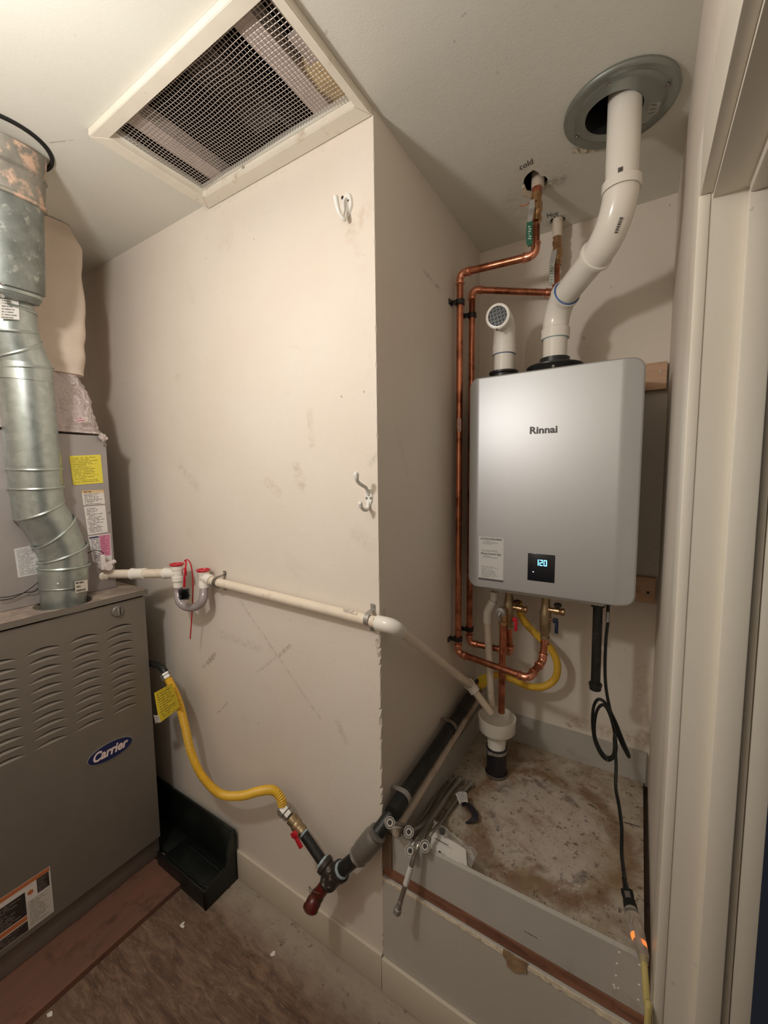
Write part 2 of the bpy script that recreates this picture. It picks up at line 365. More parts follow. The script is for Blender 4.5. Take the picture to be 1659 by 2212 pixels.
def struct(o): o['kind'] = 'structure'; return o

def add_box(bm, a, b, bev=0):
    a, b = V(a), V(b)
    r = bmesh.ops.create_cube(bm, size=1)
    for v in r['verts']:
        v.co = V(((a.x+b.x)/2+v.co.x*(b.x-a.x), (a.y+b.y)/2+v.co.y*(b.y-a.y), (a.z+b.z)/2+v.co.z*(b.z-a.z)))
    if bev:
        es = list({e for v in r['verts'] for e in v.link_edges})
        bmesh.ops.bevel(bm, geom=es, offset=bev, segments=2, affect='EDGES', profile=.5)
def box(a, b, bev=0):
    bm = bmesh.new(); add_box(bm, a, b, bev); return bm
def obox(c, ux, uy, uz, bev=0, bm=None):
    """oriented box: centre and three half-extent vectors"""
    bm = bm or bmesh.new(); c, ux, uy, uz = V(c), V(ux), V(uy), V(uz)
    r = bmesh.ops.create_cube(bm, size=2)
    for v in r['verts']: v.co = c+ux*v.co.x+uy*v.co.y+uz*v.co.z
    if bev:
        es = list({e for v in r['verts'] for e in v.link_edges})
        bmesh.ops.bevel(bm, geom=es, offset=bev, segments=2, affect='EDGES', profile=.5)
    return bm
def frames(path):
    n = len(path); T = []
    for i in range(n):
        t = (path[min(i+1, n-1)]-path[max(i-1, 0)]); T.append(t.normalized() if t.length > 1e-9 else (T[-1] if T else V((0, 0, 1))))
    a = V((0, 0, 1)) if abs(T[0].z) < .9 else V((1, 0, 0))
    nrm = (a-T[0]*a.dot(T[0])).normalized(); out = []
    for t in T:
        nrm = (nrm-t*nrm.dot(t)).normalized(); out.append((t, nrm, t.cross(nrm)))
    return out
def add_sweep(bm, path, r, seg=16, caps=True, hollow=0, square=None):
    path = [V(p) for p in path]; fr = frames(path); rings = []
    rr = r if isinstance(r, (list, tuple)) else [r]*len(path)
    uvl = bm.loops.layers.uv.verify()
    ln = [0]
    for i in range(1, len(path)): ln.append(ln[-1]+(path[i]-path[i-1]).length)
    for p, (t, n, b), q in zip(path, fr, rr):
        rings.append([bm.verts.new(p+(n*math.cos(2*PI*k/seg)+b*math.sin(2*PI*k/seg))*q) for k in range(seg)])
    for i in range(len(rings)-1):
        for k in range(seg):
            f = bm.faces.new((rings[i][k], rings[i][(k+1) % seg], rings[i+1][(k+1) % seg], rings[i+1][k]))
            us = (k/seg, (k+1)/seg, (k+1)/seg, k/seg); vs_ = (ln[i], ln[i], ln[i+1], ln[i+1])
            for lp_, uu, v_ in zip(f.loops, us, vs_): lp_[uvl].uv = (uu, v_*12)
    if caps:
        bm.faces.new(rings[0][::-1]); bm.faces.new(rings[-1])
    return rings
def sweep(path, r, seg=16, caps=True):
    bm = bmesh.new(); add_sweep(bm, path, r, seg, caps); return bm
def fillet(pts, rad, n=8):
    pts = [V(p) for p in pts]; out = [pts[0]]
    for i in range(1, len(pts)-1):
        a, b, c = pts[i-1], pts[i], pts[i+1]; d1, d2 = (a-b), (c-b); l1, l2 = d1.length, d2.length; d1.normalize(); d2.normalize()
        th = d1.angle(d2); r = rad[i-1] if isinstance(rad, (list, tuple)) else rad
        t = min(r/math.tan(th/2), l1*.49, l2*.49) if th > .02 else 0
        if t < 1e-5 or abs(th-PI) < .02: out.append(b); continue
        rr = t*math.tan(th/2); cen = b+(d1+d2).normalized()*(rr/math.sin(th/2))
        p0, p1 = b+d1*t, b+d2*t; v0, v1 = p0-cen, p1-cen; ang = v0.angle(v1); ax = v0.cross(v1).normalized()
        for k in range(n+1): out.append(cen+Matrix.Rotation(ang*k/n, 3, ax) @ v0)
    out.append(pts[-1]); return out
def catmull(pts, n=10):
    pts = [V(p) for p in pts]; q = [pts[0]*2-pts[1]]+pts+[pts[-1]*2-pts[-2]]; out = []
    for i in range(1, len(q)-2):
        p0, p1, p2, p3 = q[i-1:i+3]
        for k in range(n):
            t = k/n
            out.append(.5*((2*p1)+(p2-p0)*t+(2*p0-5*p1+4*p2-p3)*t*t+(3*p1-p0-3*p2+p3)*t**3))
    out.append(pts[-1]); return out
def resample(path, step):
    out = [path[0]]; acc = 0
    for a, b in zip(path, path[1:]):
        l = (b-a).length; s = step-acc
        while s <= l: out.append(a+(b-a)*(s/l)); s += step
        acc = l-(s-step)
    out.append(path[-1]); return out
def add_lathe(bm, p, ax, prof, seg=24, cap=True):
    """prof: (distance along axis, radius)"""
    p, ax = V(p), V(ax).normalized(); path = [p+ax*d for d, _ in prof]
    a = V((0, 0, 1)) if abs(ax.z) < .9 else V((1, 0, 0)); n = (a-ax*a.dot(ax)).normalized(); b = ax.cross(n); rings = []
    for q, (_, r) in zip(path, prof): rings.append([bm.verts.new(q+(n*math.cos(2*PI*k/seg)+b*math.sin(2*PI*k/seg))*max(r, 1e-5)) for k in range(seg)])
    for i in range(len(rings)-1):
        for k in range(seg): bm.faces.new((rings[i][k], rings[i][(k+1) % seg], rings[i+1][(k+1) % seg], rings[i+1][k]))
    if cap: bm.faces.new(rings[0][::-1]); bm.faces.new(rings[-1])
def lathe(p, ax, prof, seg=24, cap=True):
    bm = bmesh.new(); add_lathe(bm, p, ax, prof, seg, cap); return bm
def plate(name, q, mat, parent, th=.0008, label=None, n=None):
    """q = bottom-left, bottom-right, top-right, top-left; UV on the front face"""
    q = [V(p) for p in q]; nn = (q[1]-q[0]).cross(q[3]-q[0]).normalized()
    if nn.dot(CAM-q[0]) < 0: nn = -nn
    if n is not None: nn = V(n)
    bm = bmesh.new(); uvl = bm.loops.layers.uv.verify()
    f = [bm.verts.new(p+nn*th) for p in q]; k = [bm.verts.new(p) for p in q]
    F = bm.faces.new(f)
    for lp_, uv_ in zip(F.loops, ((0, 0), (1, 0), (1, 1), (0, 1))): lp_[uvl].uv = uv_
    bm.faces.new(k[::-1])
    for i in range(4): bm.faces.new((f[i], k[i], k[(i+1) % 4], f[(i+1) % 4]))
    return obj(name, bm, mat, parent, smooth=False, label=label)
def text(name, s, o, u, v, mat, parent, bold=0, shear=0, off=.0012, label=None):
    """flat print: o = baseline start, u = whole-width vector, v = cap-height vector"""
    cu = bpy.data.curves.new(name, 'FONT'); cu.body = s; cu.size = 1; cu.offset = bold; cu.shear = shear; cu.resolution_u = 3
    t = bpy.data.objects.new(name, cu); C.objects.link(t)
    dg = bpy.context.evaluated_depsgraph_get(); me = bpy.data.meshes.new_from_object(t.evaluated_get(dg))
    bpy.data.objects.remove(t); bpy.data.curves.remove(cu)
    xs = [p.co.x for p in me.vertices]; x0, x1 = min(xs), max(xs)
    o, u, v = V(o), V(u), V(v); n = u.cross(v).normalized()
    if n.dot(CAM-o) < 0: n = -n
    org = WL[parent.name]
    for p in me.vertices: p.co = o+u*((p.co.x-x0)/(x1-x0))+v*(p.co.y/.69)+n*off-org
    ob = link(name, me, mat, parent); WL[ob.name] = org
    if label: ob['label'] = label
    return ob
def at4(pts, ax, v): return [at(px, py, ax, v) for px, py in pts]

# ================================================================== SETTING
# wall with the coat hooks (plane y = 0), alcove side wall, back wall, right wall
struct(obj('wall_front', box((-1.95, 0, 0), (-.1, .1, CH+.01)), M['wall'], smooth=False))
# the strip of that wall by the corner, with a chipped edge
bm = bmesh.new(); zz = []; z = 0.0
while z < CH: zz.append(z); z += random.uniform(.006, .02)
zz.append(CH+.01); prev = None
for z in zz:
    amt = .0035 if z < 1.25 else .0012
    e = -abs(random.gauss(0, 1))*amt if random.random() < .6 else -.0004
    e = max(e, -.008)
    row = [bm.verts.new((-.1, 0, z)), bm.verts.new((e, 0, z)), bm.verts.new((0, -e*.8+.001, z)), bm.verts.new((0, D+.1, z)), bm.verts.new((-.1, D+.1, z))]
    if prev:
        for i in range(5): bm.faces.new((prev[i], prev[(i+1) % 5], row[(i+1) % 5], row[i]))
    else: first = row
    prev = row
bm.faces.new(first[::-1]); bm.faces.new(prev)
o = obj('wall_left', bm, M['wall_side'], smooth=False); struct(o)
me = o.data; me.materials.append(M['wall'])
for p in me.polygons:
    if p.normal.y < -.7: p.material_index = 1
struct(obj('wall_back', box((-.1, D, .0), (XR+.1, D+.1, CH+.01)), M['wall_back'], smooth=False))
YJ = -.117   # jamb of the doorway in the right wall
struct(obj('wall_right', box((XR, .03, 0), (XR+.117, D, CH+.01)), M['wall'], smooth=False))
struct(obj('wall_right', box((XR, YJ-.9, 1.995), (XR+.12, .03, CH+.01)), M['wall'], smooth=False))
struct(obj('wall_right', box((XR, -1.45, 0), (XR+.12, YJ-.9, CH+.01)), M['wall'], smooth=False))
struct(obj('wall_rear', box((-2.05, -1.55, 0), (XR+.12, -1.45, CH+.01)), M['wall'], smooth=False))
struct(obj('wall_far', box((-2.05, -1.45, 0), (-1.95, .1, CH+.01)), M['wall'], smooth=False))
struct(obj('floor', box((-2.05, -1.55, -.05), (XR+1.0, .0, 0)), M['floor'], smooth=False))
# ceiling with real holes
def circle(cx, cy, r, n=28): return [(cx+r*math.cos(2*PI*k/n), cy+r*math.sin(2*PI*k/n)) for k in range(n)]
HX0, HX1, HY0, HY1 = -.612, -.030, -.312, -.052
FLC = at(1345, 232, 'z', 2.435)
cold_px = [(1133, 385), (1140, 376), (1152, 367), (1162, 372), (1168, 380), (1178, 381), (1184, 388), (1182, 398), (1176, 405), (1166, 412), (1160, 420), (1148, 420), (1140, 423), (1128, 416), (1132, 404), (1130, 396)]
cold_h = [tuple(at(a, b_, 'z', CH)[:2]) for a, b_ in cold_px]
hotc = at(1204, 484, 'z', CH)
hot_h = [(.307+(.027+.004*math.sin(k*2.3))*math.cos(2*PI*k/14), .736+(.0255+.003*math.cos(k*3.1))*math.sin(2*PI*k/14)) for k in range(14)]
def holed_plate(outer, holes, z0, z1):
    bm = bmesh.new(); loops = []
    for lp_ in [outer]+holes:
        vs_ = [bm.verts.new((x, y, z0)) for x, y in lp_]
        loops.append([bm.edges.new((vs_[i], vs_[(i+1) % len(vs_)])) for i in range(len(vs_))])
    bmesh.ops.triangle_fill(bm, use_beauty=True, use_dissolve=False, edges=[e for l in loops for e in l])
    r = bmesh.ops.extrude_face_region(bm, geom=bm.faces[:])
    for v in r['geom']:
        if isinstance(v, bmesh.types.BMVert): v.co.z = z1
    return bm
bm = holed_plate([(-2.05, -1.55), (XR+.12, -1.55), (XR+.12, D+.1), (-2.05, D+.1)],
                 [[(HX0, HY0), (HX1, HY0), (HX1, HY1), (HX0, HY1)], circle(FLC.x, FLC.y, .085), cold_h, hot_h], CH, CH+.014)
ceil = struct(obj('ceiling', bm, M['ceiling'], smooth=False))
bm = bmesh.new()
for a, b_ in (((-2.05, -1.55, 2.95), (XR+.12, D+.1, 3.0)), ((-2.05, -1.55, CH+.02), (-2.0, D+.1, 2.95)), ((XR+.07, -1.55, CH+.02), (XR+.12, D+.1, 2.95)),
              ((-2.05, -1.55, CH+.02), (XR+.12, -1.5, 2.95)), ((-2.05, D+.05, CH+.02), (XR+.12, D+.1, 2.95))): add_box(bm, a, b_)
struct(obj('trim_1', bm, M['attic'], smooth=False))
# torn drywall flap at the cold hole
def poly_slab(pts, thick, nrm, bev=0):
    bm = bmesh.new(); f = bm.faces.new([bm.verts.new(p) for p in pts])
    r = bmesh.ops.extrude_face_region(bm, geom=[f])
    bmesh.ops.translate(bm, verts=[v for v in r['geom'] if isinstance(v, bmesh.types.BMVert)], vec=V(nrm)*thick)
    return bm
o = obj('torn_drywall', poly_slab([at(a, b_, 'z', CH-.002) for a, b_ in [(1127, 405), (1133, 398), (1138, 410), (1150, 414), (1158, 412), (1152, 421), (1140, 423), (1128, 422)]], .004, (0, 0, -1)), M['gyp'], ceil, smooth=False)
for q_ in ([(1238, 318), (1248, 322), (1252, 329), (1245, 327)], [(1252, 318), (1266, 319), (1270, 323), (1258, 328), (1254, 325)], [(1270, 320), (1282, 318), (1290, 321), (1280, 325)]):
    obj('torn_drywall', poly_slab([at(a, b_, 'z', CH-.001) for a, b_ in q_], .004, (0, 0, -1)), M['gyp'], ceil, smooth=False)
# pencilled words on the ceiling
def ceil_text(s, a, b_, top):
    o_ = at(*a, 'z', CH); u = at(*b_, 'z', CH)-o_; v = at(*top, 'z', CH)-o_
    return text('handwriting', s, o_, u, v, M['ink'], ceil, bold=-.004, shear=.1)
ceil_text('cold', (1124, 367), (1153, 352), (1120, 356))
ceil_text('Hot', (1183, 471), (1207, 465), (1180, 461))

# casing, jamb, header of the doorway
tr = 0
def trim(a, b_, mat='trim', bev=.002):
    global tr; tr += 1
    return struct(obj('trim_%d' % (tr+1), box(a, b_, bev), M[mat], ang=30))
trim((.655, YJ+.012, 0), (XR+.001, .047, 2.057))                       # vertical casing
trim((.6525, YJ-.002, 0), (.6675, YJ+.0125, 1.945), bev=.002)                 # bead on its inner edge
trim((.655, YJ-.9, 1.945), (.670, YJ+.012, 2.057), bev=.001)                  # head casing
trim((.6675, YJ, 0), (.7546, YJ+.147, 1.995), bev=0)                        # jamb board
trim((.709, YJ-.014, 0), (.7427, YJ, 1.93), bev=.0025)                   # stop
trim((.670, YJ-.9, 1.937), (.7546, YJ, 1.995), bev=0)                      # head jamb
trim((.709, YJ-.9, 1.923), (.7427, YJ-.014, 1.937), bev=.0025)         # head stop
trim((.7560, YJ-.003, 0), (.7805, YJ+.147, 1.995), bev=.001); trim((.7560, YJ-.9, 1.940), (.7805, YJ-.003, 1.995), bev=.001)                   # casing on the hall side
# baseboards
for nm, a, b_ in (('baseboard_left', (-1.2, -.012, 0), (-.0013, 0, .112)), ('baseboard_front', (.0013, -.0155, 0), (XR-.012, -.0042, .110))):
    struct(obj(nm, box(a, b_, .003), M['base'], ang=30))

# plinth under the heater
bm = bmesh.new(); n = 60; bot = []; top = []
x0, x1 = .0015, XR-.012
pts = [(x0+(x1-x0)*i/n, .3655-.003*abs(noise.noise(V((i*.35, 0, 0))))) for i in range(n+1)]
f = bm.faces.new([bm.verts.new((x0, -.004, .0)), bm.verts.new((x1, -.004, 0))]+[bm.verts.new((x, -.004, z)) for x, z in pts[::-1]])
r = bmesh.ops.extrude_face_region(bm, geom=[f]); bmesh.ops.translate(bm, verts=[v for v in r['geom'] if isinstance(v, bmesh.types.BMVert)], vec=(0, .013, 0))
plinth = struct(obj('trim_20', bm, M['plinth'], smooth=False))
# exposed gypsum edge, wider to the right
bm = bmesh.new(); up = []; dn_ = []
for i in range(n+1):
    x = x0+(x1-x0)*i/n; t = i/n
    up.append((x, pts[i][1])); dn_.append((x, pts[i][1]-.005-.016*t*(.6+.5*noise.noise(V((i*.9, 3, 0))))-(.002 if i % 3 else 0)))
f = bm.faces.new([bm.verts.new((x, -.0042, z)) for x, z in up]+[bm.verts.new((x, -.0042, z)) for x, z in dn_[::-1]])
r = bmesh.ops.extrude_face_region(bm, geom=[f]); bmesh.ops.translate(bm, verts=[v for v in r['geom'] if isinstance(v, bmesh.types.BMVert)], vec=(0, -.0018, 0))
obj('torn_edge', bm, M['gyp'], plinth, smooth=False)
obj('torn_paper', poly_slab([at(a, b_, 'y', -.0055) for a, b_ in [(1088, 2048), (1100, 2055), (1118, 2068), (1140, 2078), (1137, 2092), (1138, 2101), (1126, 2098), (1118, 2100), (1106, 2094), (1096, 2085), (1094, 2072), (1086, 2060)]], .003, (0, -1, 0)), M['paper_torn'], plinth, smooth=False)
struct(obj('trim_21', box((.004, .014, .36), (XR-.001, .055, .387)), M['wood_dark'], smooth=False))
# brown wooden edge of the plinth
bm = bmesh.new(); rows = []
for i in range(41):
    x = .006+(XR-.012-.006)*i/40; dz = .0012*noise.noise(V((i*.6, 9, 0)))
    rows.append([bm.verts.new((x, y, z)) for y, z in ((.003, .3662), (.0005, .370), (.0005, .398+dz), (.003, .4035), (.011, .4038), (.011, .3662))])
for a, b_ in zip(rows, rows[1:]):
    for k in range(6): bm.faces.new((a[k], a[(k+1) % 6], b_[(k+1) % 6], b_[k]))
bm.faces.new(rows[0]); bm.faces.new(rows[-1][::-1])
struct(obj('trim_22', bm, M['wood_red'], smooth=False))
# platform and the four upstands that box it in
struct(obj('floor', box((.0, .0125, .34), (.648, D, .39)), M['platform'], smooth=False))
struct(obj('trim_23', box((.648, -.01, .33), (XR, D, .368)), M['wood_dark'], smooth=False))
bm = bmesh.new()
vs_ = [bm.verts.new(p) for p in ((.034, 0, .404), (.646, 0, .404), (.646, 0, .530), (.034, 0, .516), (.034, .012, .39), (.646, .012, .39), (.646, .012, .530), (.034, .012, .516))]
for f in ((0, 1, 2, 3), (5, 4, 7, 6), (3, 2, 6, 7), (1, 5, 6, 2), (4, 0, 3, 7), (0, 4, 5, 1)): bm.faces.new([vs_[i] for i in f])
front_up = struct(obj('trim_24', bm, M['liner'], smooth=False))
struct(obj('trim_25', box((.0, .004, .39), (.030, D, .497)), M['liner'], smooth=False))
struct(obj('trim_26', box((.034, D-.016, .39), (.655, D, .503)), M['liner'], smooth=False))
struct(obj('trim_27', box((.001, -.004, .404), (.033, .004, .509), .001), M['wood_end'], smooth=False))
# pencil scrawl and paint blisters on the front upstand
plate('pencil_scrawl', [at(1130, 2012, 'y', 0), at(1172, 2036, 'y', 0), at(1172, 2030, 'y', 0), at(1130, 2006, 'y', 0)], ink_mat('scrawl', (.50, .46, .40), (.15, .13, .11), 1, 12), front_up, .0005)
for px, py in ((1338, 2058), (1333, 2082), (1331, 2108), (1326, 2128), (1336, 2135), (1328, 2134), (1382, 2085), (1381, 2128), (1379, 2160)):
    p = at(px, py, 'y', 0)
    obj('paint_blister', lathe(p, (0, -1, 0), [(0, .0028), (.0008, .0022), (.0014, .0004)], 8), M['paper'], front_up)
# wooden mounting boards behind the heater
bm = box((.05, D-.032, 1.812), (.6575, D, 1.902), .002)
brd = tag(obj('mounting_board', bm, M['wood_pine'], smooth=False), 'pale pine board behind the top of the silver heater', 'board')
bm = lathe((.640, D-.032, 1.872), (0, -1, 0), [(0, .004), (.001, .004), (.0015, .002)], 10); obj('screw', bm, M['steel'], brd)
brd2 = tag(obj('mounting_board', box((.05, D-.032, 1.075), (.656, D, 1.165), .002), M['wood_pine'], smooth=False), 'pinkish pine board behind the bottom of the silver heater', 'board')
bm = lathe((.634, D-.032, 1.112), (0, -1, 0), [(0, .005), (.0008, .005)], 10); obj('knot', bm, M['ink'], brd2)

# ================================================================== CEILING GRILLE
g = thing('ceiling_return_grille', 'cream framed wire mesh return grille in the ceiling', 'vent', (-.33, -.18, 2.42))
X0, X1, Y0, Y1 = -.656, -.0015, -.350, -.0015
zf0, zf1 = 2.421, 2.4395
def mitre(p):
    bm = bmesh.new(); lo_ = [bm.verts.new((x, y, zf0)) for x, y in p]; hi = [bm.verts.new((x, y, zf1)) for x, y in p]
    bm.faces.new(lo_); bm.faces.new(hi[::-1])
    for i in range(4): bm.faces.new((lo_[i], hi[i], hi[(i+1) % 4], lo_[(i+1) % 4]))
    es = [e for e in bm.edges if abs(e.verts[0].co.z-zf0) < 1e-6 and abs(e.verts[1].co.z-zf0) < 1e-6]
    bmesh.ops.bevel(bm, geom=es, offset=.0016, segments=2, affect='EDGES'); return bm
for p in ([(X0, Y0), (X1, Y0), (HX1+.006, HY0-.006), (HX0-.006, HY0-.006)], [(X1, Y0), (X1, Y1), (HX1+.006, HY1+.006), (HX1+.006, HY0-.006)],
          [(X1, Y1), (X0, Y1), (HX0-.006, HY1+.006), (HX1+.006, HY1+.006)], [(X0, Y1), (X0, Y0), (HX0-.006, HY0-.006), (HX0-.006, HY1+.006)]):
    obj('frame_board', mitre(p), M['white_frame'], g, ang=30)
bm = bmesh.new(); S = .0095
nx = int((HX1-HX0)/S); ny = int((HY1-HY0)/S)
def wob(x, y): return .0012*noise.noise(V((x*9, y*9, 0)))
def rod(bm, pts, h):
    prev = None
    for p in pts:
        row = [bm.verts.new(V(p)+V(d)) for d in h]
        if prev:
            k = len(h)
            for i in range(k): bm.faces.new((prev[i], prev[(i+1) % k], row[(i+1) % k], row[i]))
        prev = row
t_ = .00085
for i in range(nx+1):
    x = HX0+(HX1-HX0)*i/nx
    rod(bm, [(x+wob(x, y)*2.5, y, 2.4415+wob(y, x)*3) for y in [HY0-.006+(HY1-HY0+.012)*j/12 for j in range(13)]], ((-t_, 0, 0), (0, 0, t_), (t_, 0, 0), (0, 0, -t_)))
for j in range(ny+1):
    y = HY0+(HY1-HY0)*j/ny
    rod(bm, [(x, y+wob(x, y)*2.5, 2.4425+wob(y, x)*3) for x in [HX0-.006+(HX1-HX0+.012)*i/24 for i in range(25)]], ((0, -t_, 0), (0, 0, t_), (0, t_, 0), (0, 0, -t_)))
o = obj('wire_mesh', bm, M['wire'], g, smooth=False); o['kind'] = 'stuff'
# screws
for px, py in ((508, 35), (527, 362)):
    p = at(px, py, 'z', 2.437); obj('screw', lathe(p, (0, 0, -1), [(0, .006), (.003, .006), (.004, .003)], 10), M['wire'], g)
# joists, insulation and boards above the mesh
def slab(name, a, b_, mat): return obj(name, box(a, b_), M[mat], g, smooth=False)
slab('batten', (-.566, -.60, 2.452), (-.516, .10, 2.490), 'lumber_pale')
slab('batten', (-.145, -.60, 2.452), (-.095, .10, 2.490), 'lumber_pale')
slab('duct_panel', (-.52, -.50, 2.66), (-.36, .10, 2.67), 'board_grey')
slab('duct_panel', (-.245, -.50, 2.72), (-.225, .10, 2.76), 'board_grey')
slab('duct_panel', (-.36, -.50, 2.60), (-.355, .10, 2.66), 'board_grey')
def blob(name, c, r, mat, amp=.3, parent=None, sub=3, fr=14):
    bm = bmesh.new(); bmesh.ops.create_icosphere(bm, subdivisions=sub, radius=1)
    for v in bm.verts:
        d = v.co.copy(); k = 1+amp*noise.noise(d*2.1+V(c)*fr); v.co = V((c[0]+d.x*r[0]*k, c[1]+d.y*r[1]*k, c[2]+d.z*r[2]*k))
    return obj(name, bm, mat, parent)
blob('insulation_wad', (-.035, -.090, 2.475), (.095, .060, .022), M['insul_yellow'], .5, g)
slab('grey_flap', (-.075, -.215, 2.46), (.03, -.135, 2.464), 'lumber_pale')
# damaged plaster strip below the grille on the wall is part of the wall's paint; small chips
# ================================================================== FURNACE
fy1, fy0 = -.122, -.665
F = thing('furnace', 'taupe gas furnace with louvered front door and oval badge', 'furnace', (-1.3, -.39, .02))
obj('cabinet', box((-1.66, fy0, .113), (FX-.022, fy1, 1.097), .003), M['furn'], F)
obj('base_plinth', box((-1.66, fy0+.003, .022), (FX-.018, fy1-.003, .113), .002), M['furn'], F)
# the top panel with the round opening for the flue
FLB = at(139, 1302, 'z', 1.117)
bm = holed_plate([(-1.665, fy0-.004), (FX+.006, fy0-.004), (FX+.006, fy1+.004), (-1.665, fy1+.004)], [circle(FLB.x-.004, FLB.y, .081, 36)], 1.097, 1.117)
obj('top_panel', bm, M['furn_top'], F, smooth=False)
obj('top_lip', box((FX+.006, fy0-.004, 1.0975), (FX+.0075, fy1+.004, 1.1165)), M['furn'], F, smooth=False)
# door with pressed louvers
def lens(yc, z0, n=9):
    hw = .0475; out = []
    for k in range(n+1):
        t = k/n; out.append((yc-hw+2*hw*t, z0))
    for k in range(n-1, 0, -1):
        t = k/n; out.append((yc-hw+2*hw*t, z0+.0142*math.sin(PI*t)**.8))
    return out
cols = [-.2225, -.332, -.442, -.5525]; rows_ = [.6945+.0304*i-.003 for i in range(11)]
holes = [lens(c_, z_) for c_ in cols for z_ in rows_]
bm = bmesh.new(); edges = []
door = [(fy0+.002, .113), (fy1-.006, .113), (fy1-.006, 1.091), (fy0+.002, 1.091)]
for lp_ in [door]+holes:
    vv_ = [bm.verts.new((FX, y, z)) for y, z in lp_]
    edges += [bm.edges.new((vv_[i], vv_[(i+1) % len(vv_)])) for i in range(len(vv_))]
bmesh.ops.triangle_fill(bm, use_beauty=True, use_dissolve=False, edges=edges)
r = bmesh.ops.extrude_face_region(bm, geom=bm.faces[:]); bmesh.ops.translate(bm, verts=[v for v in r['geom'] if isinstance(v, bmesh.types.BMVert)], vec=(-.0015, 0, 0))
dr = obj('door_panel', bm, M['furn'], F, smooth=False)
obj('door_edge', box((FX-.020, fy1-.0085, .115), (FX-.0016, fy1-.0065, 1.090)), M['furn'], dr, smooth=False)
obj('dark_backing', box((FX-.0215, fy0+.004, .12), (FX-.0165, fy1-.009, 1.088)), M['dark'], dr, smooth=False)  # black sheet added behind the louvers; its colour paints the shade inside
bm = bmesh.new(); hw = .0475; n = 9; A = []; B = []
for k in range(n+1):
    t = k/n; h = .0142*math.sin(PI*t)**.8 if 0 < k < n else 0
    A.append(bm.verts.new((-.0002, -hw+2*hw*t, 0))); B.append(bm.verts.new((-.0002-.60*h, -hw+2*hw*t, h*.70)))
for k in range(n):
    try: bm.faces.new((A[k], A[k+1], B[k+1], B[k])) if 0 < k < n-1 else bm.faces.new([x for x in ((A[k], A[k+1], B[k+1]) if k == 0 else (A[k], A[k+1], B[k]))])
    except Exception: pass
bmesh.ops.recalc_face_normals(bm, faces=bm.faces)
lme = bpy.data.meshes.new('louver'); bm.to_mesh(lme); bm.free(); lme.materials.append(M['furn'])
for p in lme.polygons: p.use_smooth = True
org = WL[F.name]
for c_ in cols:
    for z_ in rows_:
        o = bpy.data.objects.new('louver', lme); C.objects.link(o); o.parent = dr; o.location = V((FX, c_, z_))-org
# quarter-turn latch
K = at(253, 1320, 'x', FX); K.x = FX
kn = obj('latch_knob', lathe(K, (1, 0, 0), [(0, .019), (.006, .019), (.008, .017), (.008, .0001)], 28), M['grey_iron'], F)
bm = obox(K+V((.0095, .000, 0)), (.0035, 0, 0), (0, .0028, .001), (0, .0, .0150), .001); obj('latch_grip', bm, M['steel'], kn)
bm = obox(K+V((.0083, .006, .001)), (.0006, 0, 0), (0, .0022, 0), (0, 0, .0135)); obj('latch_slot', bm, M['ink'], kn, smooth=False)
# oval badge
def ellipse(cx, cy, cz, a, b_, x, th, n=40):
    bm = bmesh.new(); f = bm.faces.new([bm.verts.new((x, cy+a*math.cos(2*PI*k/n), cz+b_*math.sin(2*PI*k/n))) for k in range(n)])
    r = bmesh.ops.extrude_face_region(bm, geom=[f]); bmesh.ops.translate(bm, verts=[v for v in r['geom'] if isinstance(v, bmesh.types.BMVert)], vec=(th, 0, 0)); return bm
bc = (at(188, 1648, 'x', FX)+at(286, 1596, 'x', FX))/2
bd = obj('oval_badge', ellipse(0, bc.y, bc.z, .0745, .0335, FX, .002), M['steel'], F)
obj('badge_field', ellipse(0, bc.y, bc.z, .0715, .0308, FX+.002, .0006), M['navy'], bd, label='navy blue badge face')
text('badge_lettering', 'Carrier', (FX+.0026, bc.y-.0565, bc.z-.0125), (0, .114, 0), (0, 0, .031), M['white_ink'], bd, bold=.035, shear=.28, off=.0006)
# safety label at the lower left
lz0, lz1, ly1 = .131, .292, -.4765
def fl(a0, b0, a1, b1, mat, nm, off=0):
    return plate(nm, [(FX+off, a0, b0), (FX+off, a1, b0), (FX+off, a1, b1), (FX+off, a0, b1)], mat, F, .0006)
M['lab_w'] = ink_mat('safety_label_print', (.62, .58, .52), (.22, .2, .18), 14, 30, seed=2)
M['lab_k'] = ink_mat('safety_label_dark_print', (.035, .025, .022), (.25, .22, .2), 12, 18, seed=5)
M['lab_o'] = simple('orange_label_band', (.55, .17, .06), .5)
sl = fl(fy0+.01, lz0, ly1, lz1, M['paper'], 'safety_label'); sl['label'] = 'white, black and orange safety label'
def fl2(a0, b0, a1, b1, mat, nm): 
    return plate(nm, [(FX+.0007, a0, b0), (FX+.0007, a1, b0), (FX+.0007, a1, b1), (FX+.0007, a0, b1)], mat, sl, .0004)
fl2(fy0+.01, lz1-.013, ly1-.002, lz1, M['lab_o'], 'label_band')
fl2(-.512, lz1-.062, -.481, lz1-.014, M['lab_k'], 'label_print')
fl2(-.540, lz0+.003, -.479, lz1-.066, M['lab_w'], 'label_print')
fl2(fy0+.01, lz0+.055, -.542, lz1-.030, M['lab_k'], 'label_print')
fl2(fy0+.01, lz0+.038, -.542, lz0+.052, M['lab_o'], 'label_band')
fl2(fy0+.01, lz0+.002, -.542, lz0+.034, M['lab_k'], 'label_print')
bm = lathe((FX+.0008, -.529, lz1-.042), (1, 0, 0), [(0, .008), (.0004, .008)], 6); obj('label_pictogram', bm, M['lab_o'], sl)
# plywood sheet it stands on
tag(obj('plywood_sheet', box((-1.9, -1.25, .0), (-.803, -.145, .0205), .001), M['ply_red'], smooth=False), 'reddish brown plywood sheet under the taupe furnace', 'board')

